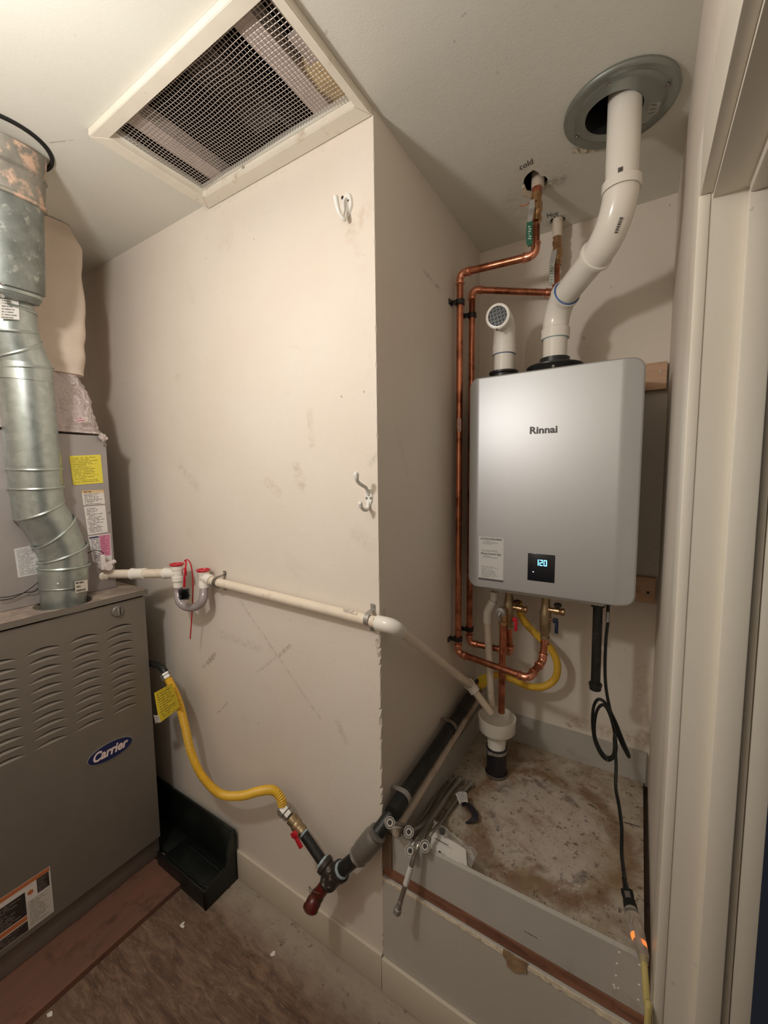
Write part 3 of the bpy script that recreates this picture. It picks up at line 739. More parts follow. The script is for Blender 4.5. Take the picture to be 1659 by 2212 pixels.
# coil cabinet on top
KX = -1.10
K_ = thing('coil_cabinet', 'grey evaporator coil cabinet standing on the furnace top', 'cabinet', (-1.35, -.42, 1.117))
obj('casing', box((-1.60, -.70, 1.1175), (KX, -.163, 1.690), .003), M['coil'], K_)
obj('screw', lathe(at(227, 962, 'x', KX), (1, 0, 0), [(0, .006), (.003, .005), (.004, .001)], 10), M['steel_dk'], K_)
obj('screw', lathe(at(237, 1107, 'x', KX), (1, 0, 0), [(0, .005), (.002, .004)], 10), M['steel_dk'], K_)
def cl(nm, pts, mat, label=None): return plate(nm, at4(pts, 'x', KX+.0006), mat, K_, .0006, label=label)
yl = cl('warning_label', [(158, 1048), (223, 1043), (217, 982), (149, 985)], ink_mat('yellow_label', (.80, .68, .07), (.22, .17, .03), 18, 26, .8, seed=1), 'yellow printed label')
cl('warning_label', [(180, 1092), (227, 1088), (224, 1064), (176.5, 1066)], ink_mat('white_label_a', (.74, .70, .66), (.12, .10, .10), 8, 20, seed=3), 'white label under the yellow one')
cl('label_band', [(176.7, 1066), (224, 1064), (223.6, 1058), (176, 1060)], ink_mat('orange_band', (.72, .50, .26), (.2, .12, .05), 1, 14, seed=4))
cl('rating_plate', [(190, 1156), (233, 1149), (227, 1091), (181, 1095)], ink_mat('white_label_b', (.76, .72, .69), (.10, .09, .09), 19, 22, seed=6), 'white rating plate')
wl_ = cl('care_label', [(200, 1213), (243, 1225), (238, 1152), (190, 1158)], ink_mat('white_label_c', (.72, .68, .66), (.12, .12, .18), 16, 14, seed=8), 'white and pink label')
plate('label_field', at4([(219, 1202), (239, 1199), (237, 1154), (214, 1157)], 'x', KX+.0014), ink_mat('pink_label', (.62, .22, .34), (.32, .06, .14), 14, 16, seed=9), wl_, .0004)
plate('label_band', at4([(193, 1164), (213, 1161), (212.5, 1158), (192.5, 1161)], 'x', KX+.0014), M['navy'], wl_, .0004)
cl('notice_label', [(39, 1248), (95, 1237), (90, 1174), (30, 1186)], ink_mat('white_label_d', (.62, .60, .59), (.2, .2, .2), 24, 30, seed=12), 'white notice label left of the flue')
# drain boss in clear plastic
ob = at(223, 1222, 'x', KX)
obj('drain_boss', lathe(ob, (1, 0, 0), [(0, .019), (.015, .019), (.02, .015), (.045, .013)], 16), M['clearish'], K_)
obj('drain_boss', lathe(at(223, 1218, 'x', KX+.03), (0, 0, 1), [(-.02, .010), (.03, .009), (.035, .006)], 12), M['clearish'], K_)
obj('drain_boss', lathe(at(240, 1216, 'x', KX+.02), (0, 1, .3), [(-.02, .008), (.015, .008)], 10), M['clearish'], K_)
obj('sensor_wire', sweep(catmull([at(190, 1195, 'x', KX+.01), at(200, 1190, 'x', KX+.03), at(214, 1189, 'x', KX+.03), at(224, 1196, 'x', KX+.03), at(225, 1203, 'x', KX+.02)], 6), .0015, 6), M['black_cord'], K_)

# insulated plenum with foil bottom
P_ = thing('supply_plenum', 'duct wrapped in beige insulation above the coil cabinet', 'duct', (-1.35, -.42, 1.692))
def plenum(levels, mat, name, amp, fr, seed, nn=72):
    bm = bmesh.new(); rings = []
    for xf, yr, z in levels:
        ring = []; xb, yl_ = -1.58, -.72; rc = .035
        pth = [(xb, yl_), (xf-rc, yl_), (xf, yl_+rc)]
        m_ = 26
        for k in range(1, m_): pth.append((xf, yl_+rc+(yr-rc-yl_-rc)*k/m_))
        for k in range(7): a = PI/2*k/6; pth.append((xf-rc+rc*math.cos(a), yr-rc+rc*math.sin(a)))
        for k in range(1, 8): pth.append((xf-rc+(xb-xf+rc)*k/8, yr))
        pth.append((xb, yr))
        for x, y in pth:
            d = amp*noise.noise(V((x*fr+seed, y*fr, z*fr*.7)))+amp*.5*noise.noise(V((x*fr*3, y*fr*3+seed, z*fr*3)))
            ring.append(bm.verts.new((x+d*(1 if x > xf-.06 else 0), y+d*(1 if y > yr-.05 else 0), z)))
        rings.append(ring)
    for a, b_ in zip(rings, rings[1:]):
        k = len(a)
        for i in range(k): bm.faces.new((a[i], a[(i+1) % k], b_[(i+1) % k], b_[i]))
    bm.faces.new(rings[0][::-1]); bm.faces.new(rings[-1]); return obj(name, bm, mat, P_, ang=60)
def interp(keys, n):
    out = []; z0, z1 = keys[0][2], keys[-1][2]
    for i in range(n+1):
        z = z0+(z1-z0)*i/n
        for a, b_ in zip(keys, keys[1:]):
            if min(a[2], b_[2])-1e-9 <= z <= max(a[2], b_[2])+1e-9:
                t = (z-a[2])/(b_[2]-a[2]); t = t*t*(3-2*t); out.append((a[0]+(b_[0]-a[0])*t, a[1]+(b_[1]-a[1])*t, z)); break
    return out
def key(px, py, xf): p = at(px, py, 'x', xf); return (xf, p.y, p.z)
kz = [(-1.17, -.184, 2.437), key(186, 540, -1.15), key(184, 600, -1.155), key(190, 700, -1.14), key(192, 770, -1.13), key(189, 812, -1.14)]
kz = sorted(kz, key=lambda q: -q[2])
plenum(interp(kz, 60), M['insul'], 'insulation_wrap', .007, 7, 1.3)
zf = kz[-1][2]
kf = [(-1.15, kz[-1][1]-.012, zf+.006), key(203, 870, -1.14), key(216, 925, -1.125), (-1.095, -.157, 1.697)]
plenum(interp(kf, 44), M['foil'], 'foil_skirt', .010, 26, 4.1).__setitem__('label', 'crinkled silver foil skirt')
blob('foil_corner', at(222, 945, 'x', -1.09), (.007, .013, .013), M['foil'], .7, P_)
plate('foil_print', at4([(166, 912), (190, 910), (189, 900), (165, 902)], 'x', -1.085), ink_mat('foil_red_print', (.66, .55, .52), (.45, .06, .14), 2, 8, mx=.01, my=.01), P_, .0004)

# ================================================================== FLUE PIPE
FU = thing('flue_pipe', 'jointed galvanised flue pipe rising from the furnace to the ceiling', 'pipe', (FLB.x, FLB.y, 1.10))
def mitred(pts, radii, names, mats, seg=40, bead=.0045, tilt={}):
    pts = [V(p) for p in pts]; n = len(pts); nrm = []
    for i in range(n):
        if i == 0: nrm.append((pts[1]-pts[0]).normalized())
        elif i == n-1: nrm.append((pts[-1]-pts[-2]).normalized())
        else: nrm.append(((pts[i]-pts[i-1]).normalized()+(pts[i+1]-pts[i]).normalized()).normalized())
    for i, a_ in tilt.items(): nrm[i] = (Matrix.Rotation(math.radians(a_), 3, 'X') @ nrm[i]).normalized()
    def ring(i, d, r):
        a = V((0, 1, 0)); u = (a-d*a.dot(d)).normalized(); v = d.cross(u); out = []
        for k in range(seg):
            q = pts[i]+(u*math.cos(2*PI*k/seg)+v*math.sin(2*PI*k/seg))*r
            t = (pts[i]-q).dot(nrm[i])/d.dot(nrm[i]); out.append(q+d*t)
        return out
    for i in range(n-1):
        d = (pts[i+1]-pts[i]).normalized(); bm = bmesh.new()
        r0, r1 = (radii[i] if not isinstance(radii[i], tuple) else radii[i][0]), (radii[i] if not isinstance(radii[i], tuple) else radii[i][1])
        A = [bm.verts.new(p) for p in ring(i, d, r0)]; B = [bm.verts.new(p) for p in ring(i+1, d, r1)]
        for k in range(seg): bm.faces.new((A[k], A[(k+1) % seg], B[(k+1) % seg], B[k]))
        o = obj(names[i], bm, M[mats[i]], FU, ang=50)
        if i < n-2 and bead:
            rp = ring(i+1, d, r1+.0015); bb = bmesh.new(); pr = None; rows2 = []
            cen = pts[i+1]; ax = nrm[i+1]
            for q in rp:
                rd = (q-cen).normalized(); rows2.append([bb.verts.new(q+rd*bead*.8*math.cos(a)+ax*bead*math.sin(a)) for a in (0, PI/3, 2*PI/3, PI, 4*PI/3, 5*PI/3)])
            for a in range(seg):
                x, y = rows2[a], rows2[(a+1) % seg]
                for k in range(6): bb.faces.new((x[k], x[(k+1) % 6], y[(k+1) % 6], y[k]))
            obj('seam_bead', bb, M['galv'], FU)
R5 = .0685
fp = [(139, 1312, -1.082), (138, 1264, -1.082), (138, 1222, -1.08), (136, 1193, -1.079), (116, 1147, -1.076), (85, 1100, -1.07), (79, 1052, -1.065), (75, 1012, -1.06), (53, 795, -1.035), (35, 755, -1.03), (20, 715, -1.02), (13, 668, -1.01), (12, 640, -1.01)]
pts_ = [at(a, b_, 'x', x) for a, b_, x in fp]
mitred(pts_, [(.064, .066), (.0705, .0705), R5, R5, R5, R5, R5, R5, R5, R5, R5, (.064, .064)],
       ['pipe_stub', 'pipe_band', 'elbow_gore', 'elbow_gore', 'elbow_gore', 'elbow_gore', 'elbow_gore', 'pipe_section', 'elbow_gore', 'elbow_gore', 'elbow_gore', 'pipe_stub'], ['galv']*12, tilt={3: 11, 4: 20, 5: 10, 9: 12})
# reinforcing bands and snap-lock marks
def band_at(px, py, x, r, w_, d=None, mat='galv'):
    p = at(px, py, 'x', x); d = d or V((0, 0, 1))
    return obj('pipe_band', lathe(p, d, [(-w_/2, r), (-w_/2, r+.0025), (w_/2, r+.0025), (w_/2, r)], 40, False), M[mat], FU)
dsec = (pts_[8]-pts_[7]).normalized()
band_at(72, 985, -1.058, R5, .055, dsec); band_at(52, 805, -1.036, R5, .05, dsec)
sticker = plate('barcode_label', at4([(163, 1281), (190, 1276), (189, 1252), (161, 1256)], 'x', -1.003), ink_mat('flue_barcode', (.56, .50, .42), (.08, .07, .06), 3, 40, fill=1, seed=3), FU, .0005, label='small aged label with a code')
plate('pipe_label', at4([(0, 688), (42, 691), (40, 650), (0, 645)], 'x', -.940), ink_mat('pipe_label', (.66, .64, .60), (.10, .1, .1), 7, 30, seed=5), FU, .0005, label='white printed pipe label')
for px, py in ((127, 1262), (99, 1037), (91, 835)):
    p = at(px, py, 'x', -1.0); obj('screw', lathe(p-V((.005, 0, 0)), (CAM-p).normalized(), [(0, .0045), (.004, .004), (.005, .001)], 10), M['steel'], FU)
# upper double-wall pipe
RB = .097
tb = at(6, 646, 'x', -1.00); tt = V((-.905, -.466, 2.436))
dB = (tt-tb).normalized(); LB = (tt-tb).length
obj('upper_pipe', lathe(tb, dB, [(0, .070), (.004, .082), (.018, .0885), (.030, .0885), (.034, RB), (LB-.13, RB+.001)], 48), M['galv_old'], FU, ang=30)
obj('pipe_lip', lathe(tb, dB, [(.020, .0888), (.022, .091), (.030, .091), (.032, .0888)], 48, False), M['galv'], FU)
obj('ceiling_collar', lathe(tb, dB, [(LB-.132, RB+.002), (LB-.130, RB+.008), (LB-.124, RB+.010), (LB-.118, RB+.004), (LB-.062, RB+.006), (LB-.058, RB+.010), (LB-.052, RB+.006), (LB-.004, RB+.009)], 48), M['collar'], FU, ang=30, label='copper-stained ceiling collar')
obj('seam_strip', sweep([tb+dB*(.04+(LB-.18)*k/4)+V((.078, .052, 0)) for k in range(5)], .0012, 6), M['galv'], FU)
# dark gap ring where it passes the ceiling
obj('gap_ring', lathe((-.897, -.459, 2.434), (0, 0, 1), [(0, .104), (0, .113), (.0055, .114), (.0055, .104)], 48, False), M['dark'], FU)
for px, py in ((5, 612), (4, 640)):
    p = at(px, py, 'x', -.905); obj('screw', lathe(p, (1, 0, 0), [(0, .006), (.004, .005)], 10), M['steel'], FU)
# thermostat wires behind the flue
tw = thing('control_wire', 'pair of thin black wires lying on the furnace top', 'wire', at(40, 1275, 'z', 1.12))
for k, q in enumerate(([(0, 1297), (30, 1291), (60, 1275), (90, 1252)], [(0, 1291), (25, 1288), (55, 1280), (78, 1276), (92, 1254)])):
    pp = [at(a, b_, 'x', -1.085) for a, b_ in q]
    obj('strand', sweep(catmull([V((p.x, p.y, max(p.z, 1.1195))) for p in pp], 8), .0014, 6), M['black_cord'], tw)

# ================================================================== BLACK TRAY beside the furnace
T = thing('plastic_tray', 'black plastic tray on the floor between furnace and wall', 'tray', (-.95, -.08, 0))
tx0, tx1, ty0, ty1 = -.958, -.652, -.152, -.0135
obj('tray_floor', box((tx0, ty0+.006, .0215), (tx1-.008, ty1-.006, .032), .002), M['tray'], T)
obj('front_lip', box((tx0, ty0, .0), (tx1, ty0+.008, .072), .003), M['tray'], T)
obj('rear_floor', box((-1.30, -.112, .0215), (tx0, ty1-.006, .032), .002), M['tray'], T)
obj('back_panel', box((-1.30, ty1-.010, .0), (tx1, ty1, .205), .004), M['tray'], T)
bm = bmesh.new(); v_ = []
for x in (tx1-.008, tx1):
    v_.append([bm.verts.new((x, y, z)) for y, z in ((ty0, 0), (ty1, 0), (ty1, .203), (ty1-.028, .195), (ty1-.05, .09), (ty0, .071))])
for k in range(6): bm.faces.new((v_[0][k], v_[0][(k+1) % 6], v_[1][(k+1) % 6], v_[1][k]))
bm.faces.new(v_[0][::-1]); bm.faces.new(v_[1]); obj('end_panel', bm, M['tray'], T, smooth=False)
obj('raised_rib', sweep(fillet([(tx0+.05, -.12, .034), (-.69, -.12, .034), (-.69, -.05, .034), (tx0+.05, -.05, .034)], .02), .004, 8), M['tray'], T)

# ================================================================== COAT HOOKS
def tube_taper(path, radii, seg=14): return sweep(path, radii, seg)
H1 = thing('coat_hook', 'white double coat hook high on the wall with two black screws', 'hook', at(745, 450, 'y', 0), 'coat hooks on the wall')
c1 = at(752, 445, 'y', 0)
def hook_plate(c, w_, h, root, flat=.004):
    bm = bmesh.new(); pts2 = []
    for k in range(28):
        a = 2*PI*k/28; z = math.sin(a); x = math.cos(a); ww = w_*(1 if z > -.2 else max(.35, 1+(z+.2)*.75)); pts2.append((c.x+x*ww, -.0005, c.z+z*h))
    f = bm.faces.new([bm.verts.new(p) for p in pts2]); r = bmesh.ops.extrude_face_region(bm, geom=[f])
    vv_ = [v for v in r['geom'] if isinstance(v, bmesh.types.BMVert)]
    bmesh.ops.translate(bm, verts=vv_, vec=(0, -flat, 0))
    for v in vv_: v.co.x = c.x+(v.co.x-c.x)*.88; v.co.z = c.z+(v.co.z-c.z)*.93
    return obj('hook_plate', bm, M['hookw'], root, ang=50)
hook_plate(c1, .0165, .031, H1, .006)
hb = [(c1.x+.001, -.004, c1.z+.004), (c1.x+.001, -.008, c1.z-.014), (c1.x, -.012, c1.z-.024)]+[tuple(at(a, b_, 'y', y)) for a, b_, y in ((744, 474, -.020), (735, 464, -.030), (729, 447, -.037), (725, 425, -.041))]
obj('hook_arm', tube_taper(catmull(hb, 7), [.0053]*28+[.0053+.0014*min(1, k/12) for k in range(15)]), M['hookw'], H1)
obj('hook_tip', lathe(at(725, 425, 'y', -.041), (0, 0, 1), [(-.006, .004), (-.002, .0060), (.002, .0055), (.005, .002)], 12), M['hookw'], H1)
for px, py in ((740, 427), (753, 434)):
    p = at(px, py, 'y', -.0045); obj('screw', lathe(p, (0, -1, 0), [(0, .0042), (.0016, .0040), (.0022, .002)], 12), M['ink'], H1, label='black screw')
H2 = thing('coat_hook', 'white double coat hook lower on the wall beside the corner', 'hook', at(795, 1075, 'y', 0), 'coat hooks on the wall')
c2 = at(798, 1076, 'y', 0); hook_plate(c2, .012, .027, H2)
u1 = [(c2.x, -.004, c2.z+.010), (c2.x, -.010, c2.z+.020)]+[tuple(at(a, b_, 'y', y)) for a, b_, y in ((790, 1053, -.020), (782, 1048, -.036), (773, 1041, -.050), (770, 1033, -.058), (769, 1024, -.060))]
obj('hook_arm', tube_taper(catmull(u1, 7), [.0050]*30+[.0050+.0024*min(1, k/10) for k in range(13)]), M['hookw'], H2)
obj('hook_tip', lathe(at(769, 1024, 'y', -.060), (0, -.1, 1), [(-.004, .0060), (.0, .0070), (.004, .0055), (.0062, .002)], 12), M['hookw'], H2)
u2 = [(c2.x, -.003, c2.z-.010), (c2.x, -.008, c2.z-.024)]+[tuple(at(a, b_, 'y', y)) for a, b_, y in ((793, 1101, -.020), (786, 1101, -.032), (780, 1095, -.042), (778, 1087, -.046))]
obj('hook_arm', tube_taper(catmull(u2, 7), [.0048]*26+[.0048+.0018*min(1, k/8) for k in range(10)]), M['hookw'], H2)
obj('hook_tip', lathe(at(778, 1087, 'y', -.046), (0, -.1, 1), [(-.003, .0056), (.0, .0062), (.003, .0050), (.005, .002)], 12), M['hookw'], H2)
for px, py in ((792, 1076), (801, 1076)):
    p = at(px, py, 'y', -.0045); obj('screw', lathe(p, (0, -1, 0), [(0, .0036), (.001, .0034), (.0012, .0015)], 12), M['steel_dk'], H2)

# ================================================================== CONDENSATE DRAIN
YD = -.0215; RP = .0155
CD = thing('condensate_drain', 'white plastic condensate drain line running along the wall to the funnel', 'pipe', at(600, 1290, 'y', YD))
def coupling(a, b_, r, mat='pvc', name='coupling', parent=None, lip=.0015):
    a, b_ = V(a), V(b_); l = (b_-a).length
    return obj(name, lathe(a, b_-a, [(0, r*.96), (0.0008, r+lip), (.006, r+lip), (.007, r), (l-.007, r), (l-.006, r+lip), (l-.0008, r+lip), (l, r*.96)], 22), M[mat], parent or CD)
pa, pb = at(210, 1243, 'y', -.215), at(235, 1240, 'y', -.185)
t1 = at(383, 1238, 'y', -.075)
dj = (t1-pb).normalized()
obj('elbow', sweep(catmull([pa+V((-.05, -.02, .03)), pa, pa+(pb-pa)*.5, pb], 6), .0225, 20), M['pvc_old'], CD)
obj('blue_ring', lathe(pb, dj, [(-.001, .0205), (.003, .0205)], 20), M['blue_primer'], CD)
obj('pipe', sweep([pb, t1], .0165, 20), M['pvc_old'], CD)
cq0 = pb.lerp(t1, .34); cq1 = pb.lerp(t1, .54); coupling(cq0, cq1, .0195)
# tee 1 with red cap
def tee(c, rb, h_up, h_dn, parent, name='tee', ax=(0, 0, 1)):
    return obj(name, lathe(V(c)-V(ax)*h_dn, ax, [(0, rb*.86), (0, rb), (.016, rb), (.018, rb*.93), (h_dn+h_up-.018, rb*.93), (h_dn+h_up-.016, rb), (h_dn+h_up, rb), (h_dn+h_up, rb*.86)], 24), M['pvc'], parent)
tee(t1, .0205, .030, .028, CD)
coupling(pb.lerp(t1, .82), t1, .0192, name='tee_socket')
obj('pipe', sweep([t1-V((0, 0, .026)), t1-V((0, 0, .052))], .0165, 20), M['pvc'], CD)
t2 = at(440, 1246, 'y', -.040)
tee(t2, .0195, .022, .038, CD)
def cap(c, r, nm='red_cap'):
    o = obj(nm, lathe(c, (0, 0, 1), [(-.010, r*.9), (-.002, r*.92), (0, r*1.12), (.004, r*1.18), (.006, r*1.12), (.006, r*.88), (.003, r*.8), (.003, .0001)], 28), M['red'], CD, label='red plastic cap')
    return o
c_1 = t1+V((0, 0, .030)); c_2 = t2+V((0, 0, .022))
cap(c_1, .0215); cap(c_2, .0205)
obj('cap_tab', obox(c_1+V((-.028, -.004, .002)), (.009, 0, 0), (0, .004, 0), (0, 0, .0015), .001), M['red'], CD)
obj('cap_tab', obox(c_2+V((-.026, -.004, .002)), (.006, 0, 0), (0, .004, 0), (0, 0, .0015), .001), M['red'], CD)
# grey see-through U bend
ub = t1-V((0, 0, .050)); ue = t2-V((0, 0, .036)); low = at(414, 1312, 'y', -.07)
up_ = [ub, ub-V((0, 0, .020))]+[at(388, 1298, 'y', -.082), at(399, 1309, 'y', -.076), low, at(430, 1307, 'y', -.062), at(439, 1294, 'y', -.057)]+[ue]
obj('u_bend', sweep(catmull(up_, 6), .0150, 18), M['cap_grey'], CD, label='grey see-through trap bend')
# strap of the caps and plug on the tee side
obj('side_plug', lathe(t1+V((.012, .018, .002)), (.5, .85, 0), [(0, .015), (.004, .016), (.009, .015), (.011, .006)], 16), M['red'], CD)
obj('blue_ring', lathe(at(455, 1254, 'y', -.035), (1, 0, -.05), [(-.0008, .0178), (.0018, .0178)], 20), M['blue_primer'], CD)
p0 = at(452, 1252, 'y', YD); p1 = at(846, 1352, 'y', YD)
coupling(t2, at(456, 1254, 'y', -.036), .0185, name='tee_socket')
p0 = at(455, 1254, 'y', -.034)
obj('long_pipe', sweep([p0, p0.lerp(p1, .96)], RP, 22), M['pvc_old'], CD)
# corner elbow and the run down the alcove
e1 = at(815, 1345, 'y', YD)
e_mid = at(848, 1352, 'y', YD)
pc = at(1016, 1480, 'x', .078); dn2 = (pc-e_mid).normalized()
el = fillet([e1, e_mid, e_mid+dn2*.045], .035, 8)
obj('elbow', sweep(el, [.0205]+[.0205]*(len(el)-2)+[.0205], 22), M['pvc'], CD)
obj('pipe', sweep([e_mid+dn2*.02, pc], RP, 22), M['pvc_old'], CD)
pend = at(1061, 1541, 'y', .52)
d3 = (pend-pc).normalized()
obj('elbow', sweep(catmull([pc-dn2*.022, pc, pc+d3*.030], 6), .0198, 22), M['pvc'], CD)
obj('pipe', sweep([pc+d3*.02, pend], .0135, 22), M['pvc_old'], CD)
obj('joint_ring', lathe(pc-dn2*.0225, dn2, [(0, .0165), (.0012, .0165)], 20), M['ink'], CD)
obj('joint_ring', lathe(pc+d3*.0298, d3, [(0, .0150), (.0012, .0150)], 20), M['ink'], CD)
# print on the long pipe
dp = (p1-p0).normalized()
for px, py, w_ in ((756, 1321, .045), (812, 1339, .02)):
    q = at(px, py, 'y', YD); q = q+(CAM-q).normalized()*(RP+.001); u = dp*w_/2; v = dp.cross((CAM-q).normalized()).normalized()*-.004
    if v.z < 0: v = -v
    plate('pipe_print', [q-u-v, q+u-v, q+u+v, q-u+v], ink_mat('pipe_print', (.78, .69, .58), (.12, .1, .1), 2, 14, mx=0, my=0, seed=w_), CD, .0004)
# cleaning brush hooked on the first cap
bz = thing('cleaning_brush', 'red handled cleaning brush with black bristles hooked on the drain cap', 'brush', at(398, 1283, 'y', -.105))
obj('handle_strap', sweep(catmull([at(402, 1212, 'y', -.095), at(401, 1225, 'y', -.110), at(399, 1245, 'y', -.112), at(398, 1268, 'y', -.110)], 6), [.003]*13+[.004]*6, 8), M['red'], bz)
obj('handle_strap', sweep(catmull([at(398, 1212, 'y', -.090), at(405, 1209, 'y', -.085), at(413, 1222, 'y', -.080), at(417, 1262, 'y', -.072), at(415, 1320, 'y', -.066), at(411, 1380, 'y', -.060)], 8), .0022, 8), M['red'], bz)
bm = bmesh.new(); bc_ = at(397, 1283, 'y', -.108); random.seed(3)
for i in range(420):
    z = bc_.z+random.uniform(-.019, .017); a = random.uniform(0, 2*PI); l = random.uniform(.016, .021); d = V((math.cos(a), math.sin(a), random.uniform(-.15, .15)))
    s = V((bc_.x, bc_.y, z)); e = s+d*l; t = d.cross(V((0, 0, 1))).normalized()*.0006
    q = [bm.verts.new(x) for x in (s-t, s+t, s+V((0, 0, .0008)))]; q2 = [bm.verts.new(x) for x in (e-t, e+t, e+V((0, 0, .0008)))]
    for k in range(3): bm.faces.new((q[k], q[(k+1) % 3], q2[(k+1) % 3], q2[k]))
bm_o = obj('bristles', bm, M['black_pl'], bz, smooth=False); bm_o['kind'] = 'stuff'
obj('brush_core', lathe(bc_-V((0, 0, .016)), (0, 0, 1), [(0, .003), (.032, .003)], 8), M['black_pl'], bz)

# pipe straps
def strap(name, label, c, axis, r, out, wall_n, mat='steel_dk', tabs=(.03, .03), wdt=.009, grp=None, tabdir=None):
    """half-round strap: c centre on pipe, axis along the pipe, wall_n points away from the wall"""
    root = thing(name, label, 'strap', c, grp); c = V(c); axis = V(axis).normalized(); n = V(wall_n).normalized()
    t = n.cross(axis).normalized(); n2 = axis.cross(t).normalized()
    if n2.dot(n) < 0: n2 = -n2
    prof = []
    prof.append(c-t*(r+tabs[0])-n2*out); prof.append(c-t*(r+.004)-n2*out)
    for k in range(11): a = PI*k/10; prof.append(c-t*math.cos(a)*(r+.001)+n2*math.sin(a)*(r+.001)) 
    prof.append(c+t*(r+.004)-n2*out); prof.append(c+t*(r+tabs[1])-n2*out)
    bm = bmesh.new(); A = []; B = []
    th = .0016
    for i, p in enumerate(prof):
        pa_, pb_ = prof[max(0, i-1)], prof[min(len(prof)-1, i+1)]; tg = (pb_-pa_).normalized(); nn = axis.cross(tg).normalized()
        if nn.dot(n2) < 0 and i in (0, 1, len(prof)-1, len(prof)-2): nn = -nn
        elif 1 < i < len(prof)-2: nn = (p-c).normalized()
        A.append([bm.verts.new(p+axis*s*wdt+nn*q) for s, q in ((-1, 0), (1, 0), (1, th), (-1, th))])
    for a, b_ in zip(A, A[1:]):
        for k in range(4): bm.faces.new((a[k], a[(k+1) % 4], b_[(k+1) % 4], b_[k]))
    bm.faces.new(A[0][::-1]); bm.faces.new(A[-1])
    obj('strap_band', bm, M[mat], root, ang=30)
    for s, tb_ in ((-1, tabs[0]), (1, tabs[1])):
        if tb_ > .012: obj('screw', lathe(c+t*s*(r+tb_-.008)-n2*(out-.0016), n2, [(0, .0042), (.002, .0035), (.0026, .001)], 10), M['steel'], root)
    return root
sc1 = at(470, 1258, 'y', -.033); strap('pipe_strap', 'dark metal strap holding the drain line beside the trap', sc1, dp, RP+.0015, .031, (0, -1, 0), 'steel_dk', (.018, .018), .007, 'straps on the white drain line')
sc2 = at(797, 1337, 'y', YD); strap('pipe_strap', 'shiny metal strap holding the drain line near the wall corner', sc2, dp, RP+.0015, .019, (0, -1, 0), 'steel', (.024, .020), .007, 'straps on the white drain line')

# ================================================================== GAS LINE
RG = .0205
GP = thing('gas_pipe', 'black iron gas pipe with tee, grey coupling and red cap crossing the wall corner', 'pipe', at(830, 1790, 'y', -.06))
ga = at(686, 1928, 'y', -.072); gb = at(733, 1880, 'y', -.064); gc1 = at(775, 1848, 'y', -.055); gc2 = at(815, 1800, 'y', -.038)
gd = at(860, 1738, 'x', .036); ge = at(1032, 1482, 'x', .036)
# tee sits below
tc = at(722, 1893, 'y', -.068); dmain = (gc1-tc).normalized(); dup = (at(628, 1760, 'y', -.066)-at(716, 1868, 'y', -.066)).normalized()
obj('tee', lathe(tc-dmain*.036, dmain, [(0, .020), (0, .0265), (.010, .0285), (.016, .0255), (.056, .0255), (.062, .0285), (.074, .0285), (.074, .021)], 24), M['paint_smear'], GP, label='paint-smeared iron tee')
obj('tee_branch', lathe(tc, dup, [(0, .022), (.030, .0235), (.034, .027), (.046, .027), (.046, .018)], 24), M['paint_smear'], GP)
obj('thread_sealant', lathe(tc, dmain, [(.0375, .0215), (.040, .0235), (.046, .0225), (.047, .0205)], 20), M['sealant'], GP)
obj('thread_sealant', lathe(tc, dup, [(.045, .018), (.048, .0215), (.054, .0195)], 20), M['sealant'], GP)
obj('pipe', sweep([tc+dmain*.03, gc1], .0195, 20), M['black_iron'], GP)
dcp = (gc2-gc1).normalized()
obj('coupling', lathe(gc1-dcp*.006, dcp, [(-.002, .020), (-.001, .0262), (.004, .0285), (.008, .0262), (.013, .0258), (.020, .0285), (.028, .0300), ((gc2-gc1).length-.012, .0300), ((gc2-gc1).length-.004, .0285), ((gc2-gc1).length+.003, .0258), ((gc2-gc1).length+.006, .0268), ((gc2-gc1).length+.010, .0268), ((gc2-gc1).length+.012, .0205)], 28), M['grey_iron'], GP, label='grey iron coupling')
obj('pipe', sweep([gc2, gd, gd+(ge-gd)*.02], .0195, 20), M['black_iron'], GP)
obj('pipe', sweep([gd, ge], .0215, 20), M['black_iron'], GP)
obj('elbow', sweep([gd-(ge-gd).normalized()*.035, gd-(ge-gd).normalized()*.02, gd+(ge-gd).normalized()*.03], [.0225, .0245, .0235], 20), M['black_iron'], GP)
# red painted elbow with a plug at the bottom
rr_ = at(684, 1937, 'y', -.085); r2 = at(677, 1950, 'y', -.10)
obj('cap_elbow', sweep(catmull([tc-dmain*.034, rr_, r2, r2+V((-.003, -.008, -.012))], 6), [.0185]*5+[.021]*5+[.0225]*9, 20), M['red_paint'], GP, label='red painted elbow')
obj('cap_plug', lathe(r2+V((-.003, -.007, -.009)), (-.1, -.5, -.8), [(0, .0235), (.006, .0235), (.012, .017), (.014, .004)], 20), M['red_paint'], GP)
obj('wire_twist', sweep(catmull([at(690, 1930, 'y', -.11), at(676, 1925, 'y', -.10), at(668, 1915, 'y', -.09), at(669, 1926, 'y', -.095), at(673, 1936, 'y', -.10)], 5), .0012, 6), M['steel_dk'], GP)
# paint-smeared section near the back corner
dge = (ge-gd).normalized(); lge = (ge-gd).length
obj('pipe_section', sweep([gd+dge*(lge-.20), ge+dge*.02], .0225, 20), M['paint_smear'], GP)
g1 = gd+dge*.028; strap('gas_pipe_strap', 'galvanised strap on the black gas pipe at the wall corner', g1, dge, .0225, .034, (1, 0, 0), 'steel', (.020, .0), .008, 'straps on the gas pipe')
g2 = at(972, 1565, 'x', .036); g2 = gd+dge*(g2-gd).dot(dge); strap('gas_pipe_strap', 'painted strap on the black gas pipe behind the funnel', g2, dge, .0232, .034, (1, 0, 0), 'steel_dk', (.020, .0), .008, 'straps on the gas pipe')
